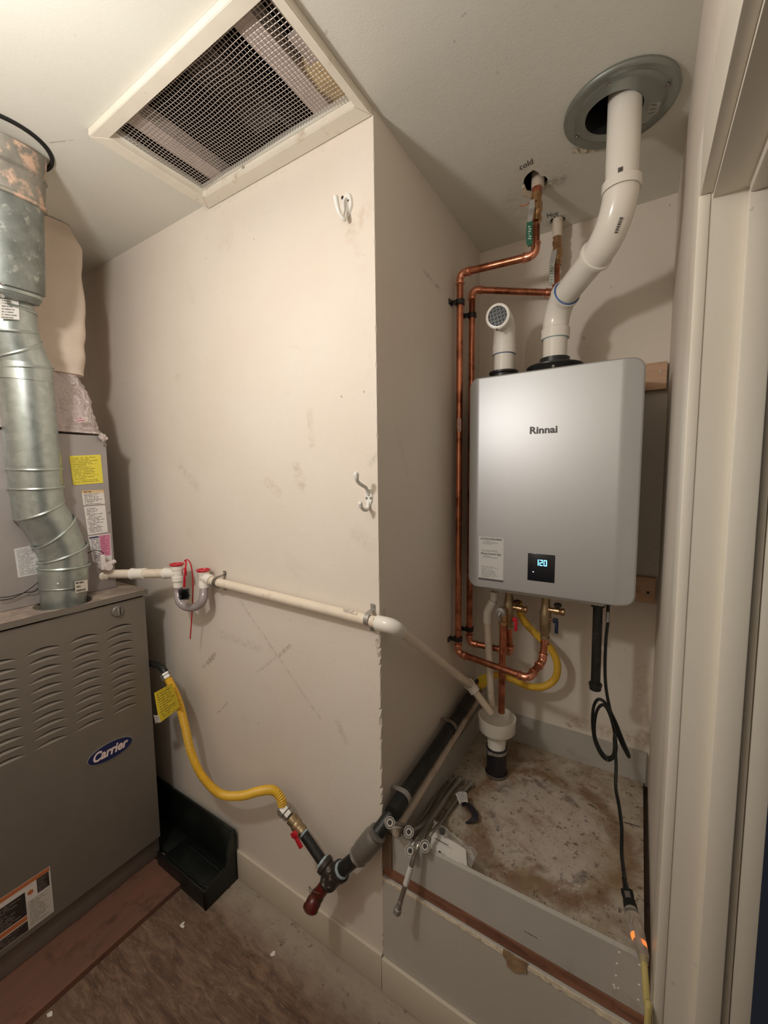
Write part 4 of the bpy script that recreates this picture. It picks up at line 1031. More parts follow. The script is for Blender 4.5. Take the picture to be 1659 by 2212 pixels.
# tan rod under the gas pipe
ra = at(852, 1797, 'x', .046); rb_ = at(1040, 1496, 'x', .046)
tag(obj('tan_pipe', sweep([ra, rb_], .0145, 16), M['tan_rod']), 'thin tan painted pipe running below the black gas pipe', 'pipe')

# shut-off valve
gv0 = tc+dup*.046; gtop = at(655, 1800, 'y', -.066)
VP = thing('gas_shutoff_valve', 'brass gas valve with a small red lever on a black nipple', 'valve', gv0)
l_n = (gtop-gv0).length
obj('pipe_nipple', sweep([gv0, gtop], .0150, 20), M['black_iron'], VP, label='black iron nipple')
obj('thread_sealant', lathe(gtop, dup, [(-.006, .0150), (-.004, .0170), (.002, .0165)], 18), M['sealant'], VP)
obj('valve_body', lathe(gtop, dup, [(0, .0165), (.002, .0180), (.014, .0180), (.016, .0165), (.022, .0160), (.030, .0195), (.036, .0185), (.040, .016), (.050, .0175), (.058, .0175), (.060, .014)], 20), M['brass_dull'], VP)
vb = gtop+dup*.024; hs = at(641, 1810, 'y', -.095)
obj('valve_stem', sweep([vb, hs], .006, 10), M['brass_dull'], VP)
ha, hb_ = at(633, 1797, 'y', -.100), at(651, 1832, 'y', -.100); dh = (hb_-ha).normalized()
bm = obox((ha+hb_)/2, dh*((hb_-ha).length/2), dh.cross(V((0, -1, 0))).normalized()*.0065, (0, .004, 0), .002)
obox(ha+dh*.008, dh*.008, dh.cross(V((0, -1, 0))).normalized()*.0115, (0, .006, 0), .003, bm); obj('lever', bm, M['red'], VP, label='red lever')
# yellow flexible connector
def corrugated(path, r, pitch=.0056, amp=.0012, seg=14):
    ps = resample(path, pitch/2); return sweep(ps, [r+(amp if i % 2 else -amp) for i in range(len(ps))], seg)
GH = thing('gas_connector_hose', 'yellow corrugated gas hose hanging between furnace and brass valve', 'hose', at(470, 1700, 'y', -.07))
hs_ = gtop+dup*.094
hp = [at(363, 1466, 'y', -.105), at(384, 1510, 'y', -.105), at(400, 1570, 'y', -.100), at(413, 1625, 'y', -.095), at(436, 1675, 'y', -.090), at(475, 1714, 'y', -.085), at(520, 1719, 'y', -.080), at(560, 1709, 'y', -.075), at(590, 1707, 'y', -.072), at(606, 1724, 'y', -.070), hs_]
obj('hose', corrugated(catmull(hp, 12), .0135), M['gas_yellow'], GH)
dtop = (hp[0]-hp[1]).normalized()
def hexnut(c, ax, r, l, mat='steel', parent=None, nm='hex_nut'): return obj(nm, lathe(c, ax, [(0, r*.86), (.0015, r), (l-.0015, r), (l, r*.86)], 6), M[mat], parent or GH, smooth=False)
hexnut(hs_+dup*.006, -dup, .0215, .020); hexnut(hs_-dup*.014, -dup, .0185, .016)
obj('ferrule', lathe(hs_+dup*.012, -dup, [(0, .0150), (.002, .0185), (.008, .0185)], 18), M['steel'], GH)
hexnut(hp[0], dtop, .0185, .014); hexnut(hp[0]+dtop*.014, dtop, .020, .010)
el_ = hp[0]+dtop*.024
obj('furnace_elbow', sweep(catmull([el_, el_+dtop*.012+V((-.008, 0, .004)), el_+V((-.045, .0, .018)), el_+V((-.11, -.0, .012))], 6), .0125, 16), M['black_iron'], GH, label='dark pipe elbow at the furnace side')
tgq = at4([(344, 1562), (388, 1527), (371, 1475), (333, 1497)], 'y', -.128)
bm = bmesh.new(); uvl = bm.loops.layers.uv.verify(); n = 10; top_ = []; bo = []
for k in range(n+1):
    t = k/n; bend = V((0, .010*math.sin(t*PI)-.0*t, 0))
    bo.append(bm.verts.new(tgq[0].lerp(tgq[1], t)+bend)); top_.append(bm.verts.new(tgq[3].lerp(tgq[2], t)+bend))
for k in range(n):
    f = bm.faces.new((bo[k], bo[k+1], top_[k+1], top_[k]))
    for lp_, uv_ in zip(f.loops, ((k/n, 0), ((k+1)/n, 0), ((k+1)/n, 1), (k/n, 1))): lp_[uvl].uv = uv_
r = bmesh.ops.extrude_face_region(bm, geom=bm.faces[:]); bmesh.ops.translate(bm, verts=[v for v in r['geom'] if isinstance(v, bmesh.types.BMVert)], vec=(0, .0008, 0))
tg = obj('warning_tag', bm, M['tag_yellow'], GH, label='yellow printed tag wrapped round the hose')
plate('tag_corner', at4([(336, 1562), (348, 1560), (343, 1545), (332, 1545)], 'y', -.1275), ink_mat('tag_white', (.72, .66, .6), (.2, .2, .25), 5, 10), tg, .0004)

# second yellow hose behind the heater pipes
H3 = thing('gas_connector_hose', 'yellow gas hose looping behind the copper pipes below the heater', 'hose', at(1150, 1480, 'y', .70))
h3 = [at(1034, 1488, 'y', .60), at(1050, 1466, 'y', .66), at(1075, 1458, 'y', .70), at(1105, 1467, 'y', .70), at(1140, 1482, 'y', .70), at(1175, 1483, 'y', .70), at(1200, 1464, 'y', .70), at(1203, 1430, 'y', .69), at(1187, 1398, 'y', .68), at(1160, 1372, 'y', .66), at(1136, 1346, 'y', .64), at(1124, 1325, 'y', .62), at(1120, 1300, 'y', .61)]
obj('hose', corrugated(catmull(h3, 10), .0135, .006, .0005), M['gas_yellow'], H3)
hexnut(h3[0]+V((.004, .01, 0)), (-1, -.8, -.6), .020, .03, 'brass_dull', H3)
obj('warning_tag', obox(at(1047, 1470, 'y', .62), (.020, .004, .012), (-.008, 0, .022), (0, .0006, 0)), M['tag_yellow'], H3, smooth=False)

# ================================================================== WATER HEATER
HX_0, HX_1, HZ0, HZ1, HY = .0905, .5965, 1.146, 1.852, .42
WH = thing('tankless_water_heater', 'silver wall-hung tankless water heater with a small black display', 'water heater', ((HX_0+HX_1)/2, .58, HZ0))
bm = bmesh.new(); rc = .030; cl_, cr_ = .128, .545
def yb(x): return HY+(.022*((cl_-x)/(cl_-HX_0)) if x < cl_ else (.020*((x-cr_)/(HX_1-cr_)) if x > cr_ else 0))
def arcp(cx, cz, a0, a1, n=8): return [(cx+rc*math.cos(a0+(a1-a0)*k/n), cz+rc*math.sin(a0+(a1-a0)*k/n)) for k in range(n+1)]
out_ = [(cl_, HZ0), (cr_, HZ0)]+arcp(HX_1-rc, HZ0+rc, -PI/2, 0)+arcp(HX_1-rc, HZ1-rc, 0, PI/2)+[(cr_, HZ1), (cl_, HZ1)]+arcp(HX_0+rc, HZ1-rc, PI/2, PI)+arcp(HX_0+rc, HZ0+rc, PI, 1.5*PI)
fv = [bm.verts.new((x, yb(x), z)) for x, z in out_]; nO = len(fv)
i_cr0, i_cr1 = 1, 1+9+9+1
bm.faces.new([fv[0], fv[1], fv[i_cr1], fv[i_cr1+1]])
bm.faces.new(fv[1:i_cr1+1]); bm.faces.new(fv[i_cr1+1:]+[fv[0]])
bk = [bm.verts.new((x, .555, z)) for x, z in out_]
for i in range(nO): bm.faces.new((fv[i], bk[i], bk[(i+1) % nO], fv[(i+1) % nO]))
bm.faces.new(bk[::-1])
o = obj('front_cover', bm, M['heater'], WH, ang=40)
md = o.modifiers.new('bevel', 'BEVEL'); md.width = .006; md.segments = 4; md.limit_method = 'ANGLE'; md.angle_limit = math.radians(14)
obj('back_casing', box((HX_0+.012, .545, HZ0-.004), (HX_1-.012, D-.034, HZ1-.006), .004), M['heater_body'], WH)
obj('bottom_rail', box((.165, .50, HZ0-.030), (.515, .56, HZ0-.003), .003), M['heater_body'], WH)
for x in (.172, .505): obj('screw', lathe((x, .4995, HZ0-.017), (0, -1, 0), [(0, .0045), (.0025, .003)], 10), M['steel_dk'], WH)
a, b_ = at(1144.5, 937, 'y', HY), at(1204, 934, 'y', HY)
text('logo', 'Rinnai', a, (b_-a), (0, 0, .0205), M['ink_grey'], WH, bold=.03, label='dark lettering')
# display
q0, q1 = at(1141, 1251, 'y', HY), at(1198, 1197, 'y', HY)
dx0, dx1, dz0, dz1 = .299, .3805, 1.193, 1.281
dz = obj('display', box((dx0, HY-.0015, dz0), (dx1, HY+.004, dz1), .0006), M['screen'], WH, label='black display panel')
def seg7(bm, x, z, s, h, w_):
    t = .0022; y0, y1 = HY-.0024, HY-.0014
    S = {'a': ((x, z+h-t), (x+w_, z+h)), 'd': ((x, z), (x+w_, z+t)), 'g': ((x, z+h/2-t/2), (x+w_, z+h/2+t/2)), 'b': ((x+w_-t, z+h/2), (x+w_, z+h)), 'c': ((x+w_-t, z), (x+w_, z+h/2)), 'f': ((x, z+h/2), (x+t, z+h)), 'e': ((x, z), (x+t, z+h/2))}
    for k in s: (xa, za), (xb, zb) = S[k]; add_box(bm, (xa, y0, za), (xb, y1, zb))
gx = at(1160, 1214, 'y', HY)
for i, (s, wd) in enumerate((('bc', .008), ('abged', .0095), ('abcdef', .0095))):
    bm = bmesh.new(); seg7(bm, gx.x-.003+[0, .011, .0235][i], gx.z-.0105, s, .019, wd); obj('digit', bm, M['led'], dz, smooth=False, label='glowing blue digit')
obj('status_light', lathe((at(1152, 1235, 'y', HY)).xyz+V((0, -.0014, 0)), (0, -1, 0), [(0, .0016), (.0006, .0014)], 8), M['led_w'], dz)
# sticker
sx0, sx1, sz0, sz1 = .1365, .2215, 1.174, 1.323
st = plate('instruction_label', [(sx0, HY-.0002, sz0), (sx1, HY-.0002, sz0), (sx1, HY-.0002, sz1), (sx0, HY-.0002, sz1)], simple('label_silver', (.60, .59, .57), .5), WH, .0006, label='pale instruction label')
text('label_heading', 'ACTION REQUIRED!', (sx0+.006, HY-.0009, sz1-.009), (sx1-sx0-.012, 0, 0), (0, 0, .0055), M['ink'], st, bold=.02, off=.0004)
text('label_heading', 'Rinnai Control App', (sx0+.008, HY-.0009, sz0+.090), (sx1-sx0-.016, 0, 0), (0, 0, .0055), M['ink'], st, bold=.02, shear=.15, off=.0004)
def sp_(z0, z1, rows, seed, mxx=.12):
    plate('fine_print', [(sx0+.004, HY-.0009, z0), (sx1-.004, HY-.0009, z0), (sx1-.004, HY-.0009, z1), (sx0+.004, HY-.0009, z1)], ink_mat('fine_print', (.60, .59, .57), (.16, .15, .15), rows, 26, .75, mx=mxx, my=0, seed=seed), st, .0003)
sp_(sz1-.025, sz1-.012, 4, 1); sp_(sz0+.099, sz0+.106, 2, 2); sp_(sz0+.078, sz0+.087, 2, 3); sp_(sz0+.010, sz0+.050, 11, 4, .06)
plate('label_bar', [(sx0, HY-.0009, sz0), (sx1, HY-.0009, sz0), (sx1, HY-.0009, sz0+.007), (sx0, HY-.0009, sz0+.007)], M['ink_grey'], st, .0003)
# vent collars on top
XC, YC = .3395, .562
obj('exhaust_collar', lathe((XC, YC, 1.852), (0, 0, 1), [(0, .070), (.016, .074), (.030, .088), (.034, .088), (.036, .083), (.037, .050), (.040, .0465), (.060, .0465), (.061, .0385)], 40), M['black_pl'], WH, ang=35, label='wide black exhaust collar')
XI, YI = .1715, .562
obj('intake_collar', lathe((XI, YI, 1.852), (0, 0, 1), [(0, .044), (.030, .044), (.034, .050), (.040, .050), (.041, .036)], 32), M['black_pl'], WH, ang=35, label='black intake collar')
obj('screw', lathe((XC+.01, YC-.078, 1.870), (0, -1, .4), [(0, .005), (.003, .004)], 10), M['steel'], WH)
# intake elbow with grill
IE = thing('intake_elbow', 'short white plastic intake elbow with a round black grill', 'pipe', (XI, YI, 1.894))
RI = .0345
ic = at(1075, 683, 'y', .475)
cz_ = at(1089, 767, 'y', YI).z
obj('pipe', sweep([(XI, YI, 1.894), (XI, YI, cz_+.004)], RI, 28), M['pvc'], IE)
obj('blue_ring', lathe((XI, YI, cz_-.001), (0, 0, 1), [(0, RI+.001), (.003, RI+.001)], 28), M['blue_primer'], IE)
bend = V((XI-.002, YI-.004, ic.z+.006)); dic = (CAM-ic); dic = V((-.16, -1, -.10)).normalized()
pth = fillet([(XI, YI, cz_+.002), (XI, YI, cz_+.03), tuple(V((XI, YI, ic.z+.012))), tuple(ic)], [.3, .060], 10)
obj('elbow', sweep(pth, [RI+.0045]*2+[RI+.002]*(len(pth)-3)+[RI+.003], 28, caps=False), M['pvc'], IE, ang=60)
obj('coupling', lathe((XI, YI, cz_+.001), (0, 0, 1), [(0, RI+.001), (0, RI+.0055), (.030, RI+.0055), (.033, RI+.002)], 28, False), M['pvc'], IE)
dl = (pth[-1]-pth[-2]).normalized()
obj('rim', lathe(ic-dl*.012, dl, [(0, RI+.001), (.001, RI+.005), (.014, RI+.005), (.015, RI+.003), (.015, RI-.003), (.005, RI-.003)], 32, False), M['pvc'], IE)
gr = obj('grill_back', lathe(ic-dl*.006, dl, [(0, RI-.003), (.001, RI-.003)], 28), M['screen_grey'], IE, label='dark screen')
ga_ = V((0, 0, 1)); gu = (ga_-dl*ga_.dot(dl)).normalized(); gv_ = dl.cross(gu); bm = bmesh.new()
ca, sa = math.cos(.15), math.sin(.15); g1_, g2_ = gu*ca+gv_*sa, -gu*sa+gv_*ca
for k in range(-2, 3):
    off = k*.0115; hl = math.sqrt(max(1e-6, (RI-.003)**2-off**2))
    for a, b_ in ((g1_, g2_), (g2_, g1_)): obox(ic-dl*.002+b_*off, a*hl, b_*.0017, dl*.0015, 0, bm)
obj('grill', bm, M['black_pl'], IE, smooth=False, label='black round grill')
bm = lathe(ic-dl*.006+V((-.002, -.004, -.0415)), (0, -.5, -1), [(0, .004), (.004, .003)], 10); obj('screw', bm, M['steel_dk'], IE)

# exhaust pipe
EX = thing('exhaust_pipe', 'thick white plastic exhaust pipe bending from the heater up to the ceiling', 'pipe', (XC, YC, 1.913))
RE = .0372
b1 = V((XC, YC, 2.078)); b2 = V((.5275, .313, 2.150)); top_pt = V((.5275, .313, 2.62))
full = [V((XC, YC, 1.900)), b1, b2, top_pt]
z_c = at(1198, 733, 'y', YC).z
obj('pipe', sweep([full[0], (XC, YC, z_c)], RE, 30), M['pvc'], EX)
obj('blue_ring', lathe((XC, YC, z_c-.001), (0, 0, 1), [(0, RE+.001), (.003, RE+.0012)], 30), simple('blue_primer_light', (.10, .42, .62), .4), EX)
dm = (b2-b1).normalized()
ang1 = (V((0, 0, 1))).angle(dm); rad1 = .085; t1_ = rad1*math.tan(ang1/2)
rad2 = .125; ang2 = dm.angle(V((0, 0, 1))); t2_ = rad2*math.tan(ang2/2)
lm = (b2-b1).length
if t1_+t2_ > lm*.86: k_ = lm*.86/(t1_+t2_); rad1 *= k_; rad2 *= k_; t1_ *= k_; t2_ *= k_
s1 = V((XC, YC, z_c)); m1 = b1+dm*t1_; m2 = b2-dm*t2_
pth = fillet([s1, b1, m1+dm*.0002], [rad1], 14); pth = [p for p in pth]
def arc_path(a, b_, c, r, n=14):
    d1, d2 = (a-b_).normalized(), (c-b_).normalized(); th = d1.angle(d2); t = r/math.tan(th/2); cen = b_+(d1+d2).normalized()*(r/math.sin(th/2))
    p0_, p1_ = b_+d1*t, b_+d2*t; v0, v1 = p0_-cen, p1_-cen; an = v0.angle(v1); ax = v0.cross(v1).normalized()
    return [cen+Matrix.Rotation(an*k/n, 3, ax) @ v0 for k in range(n+1)]
A1 = [s1]+arc_path(s1, b1, b2, rad1); A2 = arc_path(b1, b2, top_pt, rad2, 18)
obj('lower_elbow', sweep(A1, [RE+.003]*len(A1), 32, False), M['pvc'], EX, ang=60)
obj('coupling', lathe(s1, (0, 0, 1), [(0, RE+.001), (0, RE+.0068), (.030, RE+.0068), (.034, RE+.003)], 32, False), M['pvc'], EX)
cs = A1[-1]; ce = A2[0]
obj('coupling', lathe(cs-dm*.018, dm, [(0, RE+.003), (.001, RE+.0065), (.017, RE+.0065), (.018, RE+.001)], 32, False), M['pvc'], EX)
obj('blue_ring', lathe(cs-dm*.0005, dm, [(0, RE+.0045), (.0035, RE+.0008)], 32, False), M['blue_primer'], EX)
obj('middle_pipe', sweep([cs-dm*.01, ce+dm*.01], RE, 32, False), M['pvc'], EX)
obj('upper_elbow', sweep(A2, [RE+.0035]*len(A2), 32, False), M['pvc'], EX, ang=60)
obj('coupling', lathe(ce-dm*.006, dm, [(0, RE+.0005), (.0, RE+.0075), (.006, RE+.0078), (.010, RE+.0075), (.012, RE+.0035)], 32, False), M['pvc'], EX)
ct = A2[-1]; zt = at(1340, 440, 'y', .313).z
obj('coupling', lathe((ct.x, ct.y, ct.z-.004), (0, 0, 1), [(0, RE+.003), (.004, RE+.0075), (zt-ct.z+.030, RE+.0075), (zt-ct.z+.034, RE+.0005)], 32, False), M['pvc'], EX)
obj('upper_pipe', sweep([ct, top_pt], RE, 32, False), M['pvc'], EX)
# printed marks (bars) on the upper pipe and elbow
def bars(c, along, out, n, l, w_):
    c = V(c); al = V(along).normalized(); n_ = V(out).normalized(); s = al.cross(n_).normalized(); bm = bmesh.new(); x = -l/2; random.seed(int(l*1e4))
    while x < l/2:
        t = random.choice((.0012, .002, .003)); obox(c+al*(x+t/2), al*t/2, s*w_/2, n_*.0003, 0, bm); x += t+random.choice((.001, .0018))
    return bm
for px, py, l in ((1337, 400, .028), (1340, 386, .010)):
    p = at(px, py, 'y', .313); p = V((.5275, .313, p.z)); nn_ = (CAM-p); nn_.z = 0; nn_ = Matrix.Rotation(-.10, 3, 'Z') @ nn_.normalized(); obj('printed_code', bars(p+nn_*(RE+.0006), (0, 0, 1), nn_, 9, l, .010), M['ink_grey'], EX, smooth=False)
pm = A2[9]; tg_ = (A2[10]-A2[8]).normalized(); nn_ = (CAM-pm); nn_ = (nn_-tg_*nn_.dot(tg_)).normalized(); nn_ = Matrix.Rotation(.35, 3, tg_) @ nn_
obj('printed_code', bars(pm+nn_*(RE+.0042), tg_, nn_, 9, .030, .008), M['ink_grey'], EX, smooth=False)

# ceiling flange
CF_ = thing('ceiling_flange', 'round galvanised steel flange where the exhaust pipe meets the ceiling', 'flange', (FLC.x, FLC.y, 2.41))
fc = V((.515, .3265, 0)); RF = .1255
bm = bmesh.new(); seg = 56; hole = V((.5035, .322)); rings = []
prof = [(RF, 2.4395), (RF+.001, 2.434), (RF-.002, 2.4295), (RF-.006, 2.4275), (RF-.010, 2.4295), (RF-.024, 2.4315), (RF-.028, 2.4285), (RF-.034, 2.4265), (RF-.050, 2.4260)]
for r_, z in prof: rings.append([bm.verts.new((fc.x+r_*math.cos(2*PI*k/seg), fc.y+r_*math.sin(2*PI*k/seg), z)) for k in range(seg)])
rings.append([bm.verts.new((hole.x+.0640*math.cos(2*PI*k/seg), hole.y+.0640*math.sin(2*PI*k/seg), 2.4250)) for k in range(seg)])
for a, b_ in zip(rings, rings[1:]):
    for k in range(seg): bm.faces.new((a[k], a[(k+1) % seg], b_[(k+1) % seg], b_[k]))
obj('flange_plate', bm, M['galv_dull'], CF_, ang=40)
obj('flange_throat', lathe((hole.x, hole.y, 2.4255), (0, 0, 1), [(0, .0640), (.12, .0640)], 40, False), M['dark'], CF_)  # throat coloured black to paint the shade up inside the hole
for px, py in ((1246, 296), (1314, 181), (1444, 183), (1390, 268)):
    p = at(px, py, 'z', 2.430); obj('screw', lathe(p, (0, 0, -1), [(0, .005), (.004, .0045), (.005, .001)], 10), M['steel_dk'], CF_)
plate('code_label', at4([(1397, 250), (1420, 244), (1428, 220), (1404, 222)], 'z', 2.4262), ink_mat('flange_label', (.42, .42, .38), (.16, .16, .14), 3, 26, seed=7), CF_, .0005, label='small code label')

# ================================================================== COPPER WATER LINES
RC = .0119
def fit_elbow(root, a, b_, c, bend=.022, sock=.017, nm='elbow'):
    a, b_, c = V(a), V(b_), V(c); d1, d2 = (a-b_).normalized(), (c-b_).normalized(); th = d1.angle(d2); t = bend/math.tan(th/2)
    arc = arc_path(a, b_, c, bend, 8); s = b_+d1*(t+sock); e = b_+d2*(t+sock)
    pre = [s, s-d1*.002, s-d1*.0045, s-d1*.006, s-d1*.011]; post = [e-d2*.011, e-d2*.006, e-d2*.0045, e-d2*.002, e]
    r_ = [RC+.0015, RC+.0042, RC+.0042, RC+.0014, RC+.0022]+[RC+.0018]*9+[RC+.0022, RC+.0014, RC+.0042, RC+.0042, RC+.0015]
    return obj(nm, sweep(pre+arc+post, r_, 18), M['copper_fit'], root, ang=60)
def fit_coupling(root, p, d, l=.036, nm='coupling'):
    p, d = V(p), V(d).normalized(); s = p-d*l/2
    return obj(nm, lathe(s, d, [(0, RC+.0005), (.001, RC+.004), (.005, RC+.004), (.006, RC+.0014), (l/2-.001, RC+.0014), (l/2, RC+.0008), (l/2+.001, RC+.0014), (l-.006, RC+.0014), (l-.005, RC+.003), (l-.001, RC+.003), (l, RC+.0005)], 18), M['copper_fit'], root)
def copper_run(root, pts2, elbows=True, bend=.022):
    pts2 = [V(p) for p in pts2]
    for i in range(len(pts2)-1):
        a, b_ = pts2[i], pts2[i+1]; d = (b_-a).normalized(); s = a+d*(.018 if i > 0 else 0); e = b_-d*(.018 if i < len(pts2)-2 else 0)
        if (e-s).length > .005: obj('copper_pipe', sweep([s, e], RC, 18), M['copper'], root)
        if 0 < i: fit_elbow(root, pts2[i-1], a, b_, bend)
# cold line
XW = .030
c_top = at(1158, 392, 'y', .497); xcold, ycold = .2850, .497
zc1 = at(1150, 553, 'y', ycold).z; cA = at(992, 592, 'x', XW); ya = cA.y
cb_ = at(990, 1408, 'x', XW)
y_c = (cA.y+cb_.y)/2+.003
CL = thing('cold_water_line', 'longer copper water pipe down the alcove wall to the heater, nearer the corner', 'pipe', (XW, y_c, .87))
zlow = cb_.z-.004
cE = at(1142, 1456, 'y', .440); cE.z = min(cE.z, zlow)
cF = V((.3455, .530, cE.z+.018)); cG = V((.3455, .530, .995))
cFb = at(1172, 1428, 'y', .520)
copper_run(CL, [(xcold, ycold, 2.315), (xcold, ycold, zc1), (XW, y_c, cA.z+.006), (XW, y_c, zlow), cE, cFb, (cFb.x+.004, cFb.y+.010, .975)], bend=.020)
fit_coupling(CL, (cFb.x+.004, cFb.y+.010, .958), (0, 0, 1), .026)
# its ball valve
def ball_valve(root, x, y, z0, z1, up=True):
    l = z1-z0
    obj('valve_body', lathe((x, y, z0), (0, 0, 1), [(0, .0125), (.002, .0165), (l*.16, .0165), (l*.18, .0140), (l*.30, .0145), (l*.36, .0185), (l*.62, .0185), (l*.68, .0145), (l*.82, .0140), (l*.84, .0165), (l-.002, .0165), (l, .0125)], 20), M['brass'], root)
zv0, zv1 = at(1158, 480, 'y', ycold).z, at(1158, 418, 'y', ycold).z
CV = thing('cold_water_valve', 'brass ball valve with green handled lever under the ragged ceiling hole', 'valve', (xcold, ycold, zv0))
ball_valve(CV, xcold, ycold, zv0, zv1)
obj('pipe_stub', sweep([(xcold, ycold, zv1-.004), (xcold-.002, ycold, 2.60)], .0140, 16), M['copper'], CV)
obj('pipe_sleeve', sweep([(xcold+.002, ycold+.004, 2.425), (xcold+.002, ycold+.004, 2.62)], .0195, 18), M['tan_rod'], CV)
ls = at(1149, 442, 'y', ycold-.028)
obj('valve_stem', sweep([(xcold, ycold, ls.z), ls], .006, 10), M['brass'], CV)
obj('stem_nut', lathe(ls+V((0, .003, 0)), (0, -1, 0), [(0, .008), (.007, .008), (.008, .006)], 6), M['steel'], CV)
def lever(root, pts2, w_, mat, nm, th=.0012, bev=.0006):
    pts2 = [V(p) for p in pts2]; bm = bmesh.new(); prev = None
    for i, p in enumerate(pts2):
        tgt = (pts2[min(i+1, len(pts2)-1)]-pts2[max(i-1, 0)]).normalized(); s = tgt.cross(V((0, -1, 0))).normalized(); ww = w_[i] if isinstance(w_, list) else w_
        row = [bm.verts.new(p+s*a*ww+V((0, b_*th, 0))) for a, b_ in ((-1, -1), (1, -1), (1, 1), (-1, 1))]
        if prev:
            for k in range(4): bm.faces.new((prev[k], prev[(k+1) % 4], row[(k+1) % 4], row[k]))
        else: bm.faces.new(row[::-1])
        prev = row
    bm.faces.new(prev); return obj(nm, bm, mat, root, smooth=False)
yl1 = ycold-.036
lever(CV, [at(1150, 432, 'y', yl1), at(1149, 450, 'y', yl1), at(1146, 466, 'y', yl1-.003), at(1144, 484, 'y', yl1-.004)], [.007, .009, .008, .007], M['steel'], 'lever')
lever(CV, [at(1144.5, 480, 'y', yl1-.004), at(1143.5, 500, 'y', yl1-.004), at(1144, 524, 'y', yl1-.004), at(1145, 531, 'y', yl1-.004)], [.0085, .0095, .0095, .006], M['green'], 'lever_grip', .0035)['label'] = 'green lever sleeve'
plate('grip_print', at4([(1140, 518), (1149, 518), (1149, 487), (1140, 487)], 'y', yl1-.008), ink_mat('grip_print', (.012, .11, .06), (.6, .7, .6), 6, 4, mx=.1, my=0, seed=2), CV, .0003)
obj('tie_wire', sweep(catmull([at(1160, 432, 'y', ycold-.02), at(1143, 438, 'y', ycold-.03), at(1132, 444, 'y', ycold-.03), at(1122, 443, 'y', ycold-.03)], 6), .0018, 6), M['copper'], CV)
# hot line
xh, yh = .3080, .735
zh1 = at(1205, 632, 'y', yh).z; hA = at(1024, 630, 'x', XW); hB = at(1010, 1392, 'x', XW); y_h = (hA.y+hB.y)/2
HLn = thing('hot_water_line', 'shorter copper water pipe on the alcove wall, the one nearer the back wall', 'pipe', (XW, y_h, .87))
hE = V((.1985, .600, hB.z-.004))
copper_run(HLn, [(xh, yh, at(1204, 560, 'y', yh).z), (xh, yh, zh1), (XW, y_h, hA.z), (XW, y_h, hB.z), (.170, .640, hB.z-.006), (.2040, .585, hB.z+.016), (.2040, .562, .99)], bend=.018)
zv0, zv1 = at(1203, 575, 'y', yh).z, at(1203, 520, 'y', yh).z
HV = thing('hot_water_valve', 'brass ball valve with white printed lever beside the back wall', 'valve', (xh, yh, zv0))
ball_valve(HV, xh, yh, zv0, zv1)
obj('pipe_sleeve', sweep([(xh, yh, at(1203, 513, 'y', yh).z), (xh, yh, 2.62)], .0175, 18), M['pvc_old'], HV, label='white pipe coming through the ceiling')
obj('pipe_stub', sweep([(xh, yh, zv1-.004), (xh, yh, zv1+.03)], .0130, 16), M['brass'], HV)
ls = at(1196, 548, 'y', yh-.028); obj('valve_stem', sweep([(xh, yh, ls.z), ls], .006, 10), M['brass'], HV)
obj('stem_nut', lathe(ls+V((0, .003, 0)), (0, -1, 0), [(0, .008), (.007, .008), (.008, .006)], 6), M['steel'], HV)
yl2 = yh-.036
lever(HV, [at(1198, 540, 'y', yl2), at(1196, 552, 'y', yl2), at(1193, 568, 'y', yl2), at(1192, 615, 'y', yl2-.003)], [.008, .010, .009, .009], M['steel'], 'lever')
plate('lever_print', at4([(1187, 614), (1196, 614), (1197, 570), (1188, 570)], 'y', yl2-.006), ink_mat('lever_print', (.62, .60, .54), (.04, .22, .12), 7, 4, mx=.12, my=.02, seed=5), HV, .0004, label='white and green sticker')
lb_ = at(989, 918, 'x', XW); p = V((XW, y_c, lb_.z)); nn_ = (CAM-p); nn_.z = 0; nn_.normalize(); sd = nn_.cross(V((0, 0, 1)))*.0065
q = p+nn_*(RC+.0002); plate('pipe_sticker', [q-sd-V((0, 0, .024)), q+sd-V((0, 0, .024)), q+sd+V((0, 0, .024)), q-sd+V((0, 0, .024))], ink_mat('pipe_sticker', (.60, .42, .36), (.3, .1, .08), 8, 4, seed=2), CL, .0006)
# black pipe clips
def clip(y, z, label):
    r = thing('pipe_clip', label, 'clip', (XW, y, z), 'black clips on the copper pipes')
    obj('clip_ring', lathe((XW, y, z-.0085), (0, 0, 1), [(0, RC+.0008), (0, RC+.0048), (.017, RC+.0048), (.017, RC+.0008)], 20, False), M['black_pl'], r)
    obj('clip_tab', box((.0005, y-.034, z-.009), (.0045, y-.004, z+.009), .001), M['black_pl'], r)
    obj('clip_tab', box((.0045, y-.016, z-.007), (XW-.010, y-.006, z+.007), .001), M['black_pl'], r)
    obj('screw', lathe((.0045, y-.026, z), (1, 0, 0), [(0, .004), (.0015, .003)], 8), M['steel_dk'], r)
clip(y_c, at(991, 651, 'x', XW).z, 'black clip at the top of the longer copper pipe')
clip(y_h, at(1016, 678, 'x', XW).z, 'black clip at the top of the shorter copper pipe')
clip(y_c, at(990, 1379, 'x', XW).z, 'black clip at the bottom of the longer copper pipe')
clip(y_h, at(1010, 1362, 'x', XW).z, 'black clip at the bottom of the shorter copper pipe')

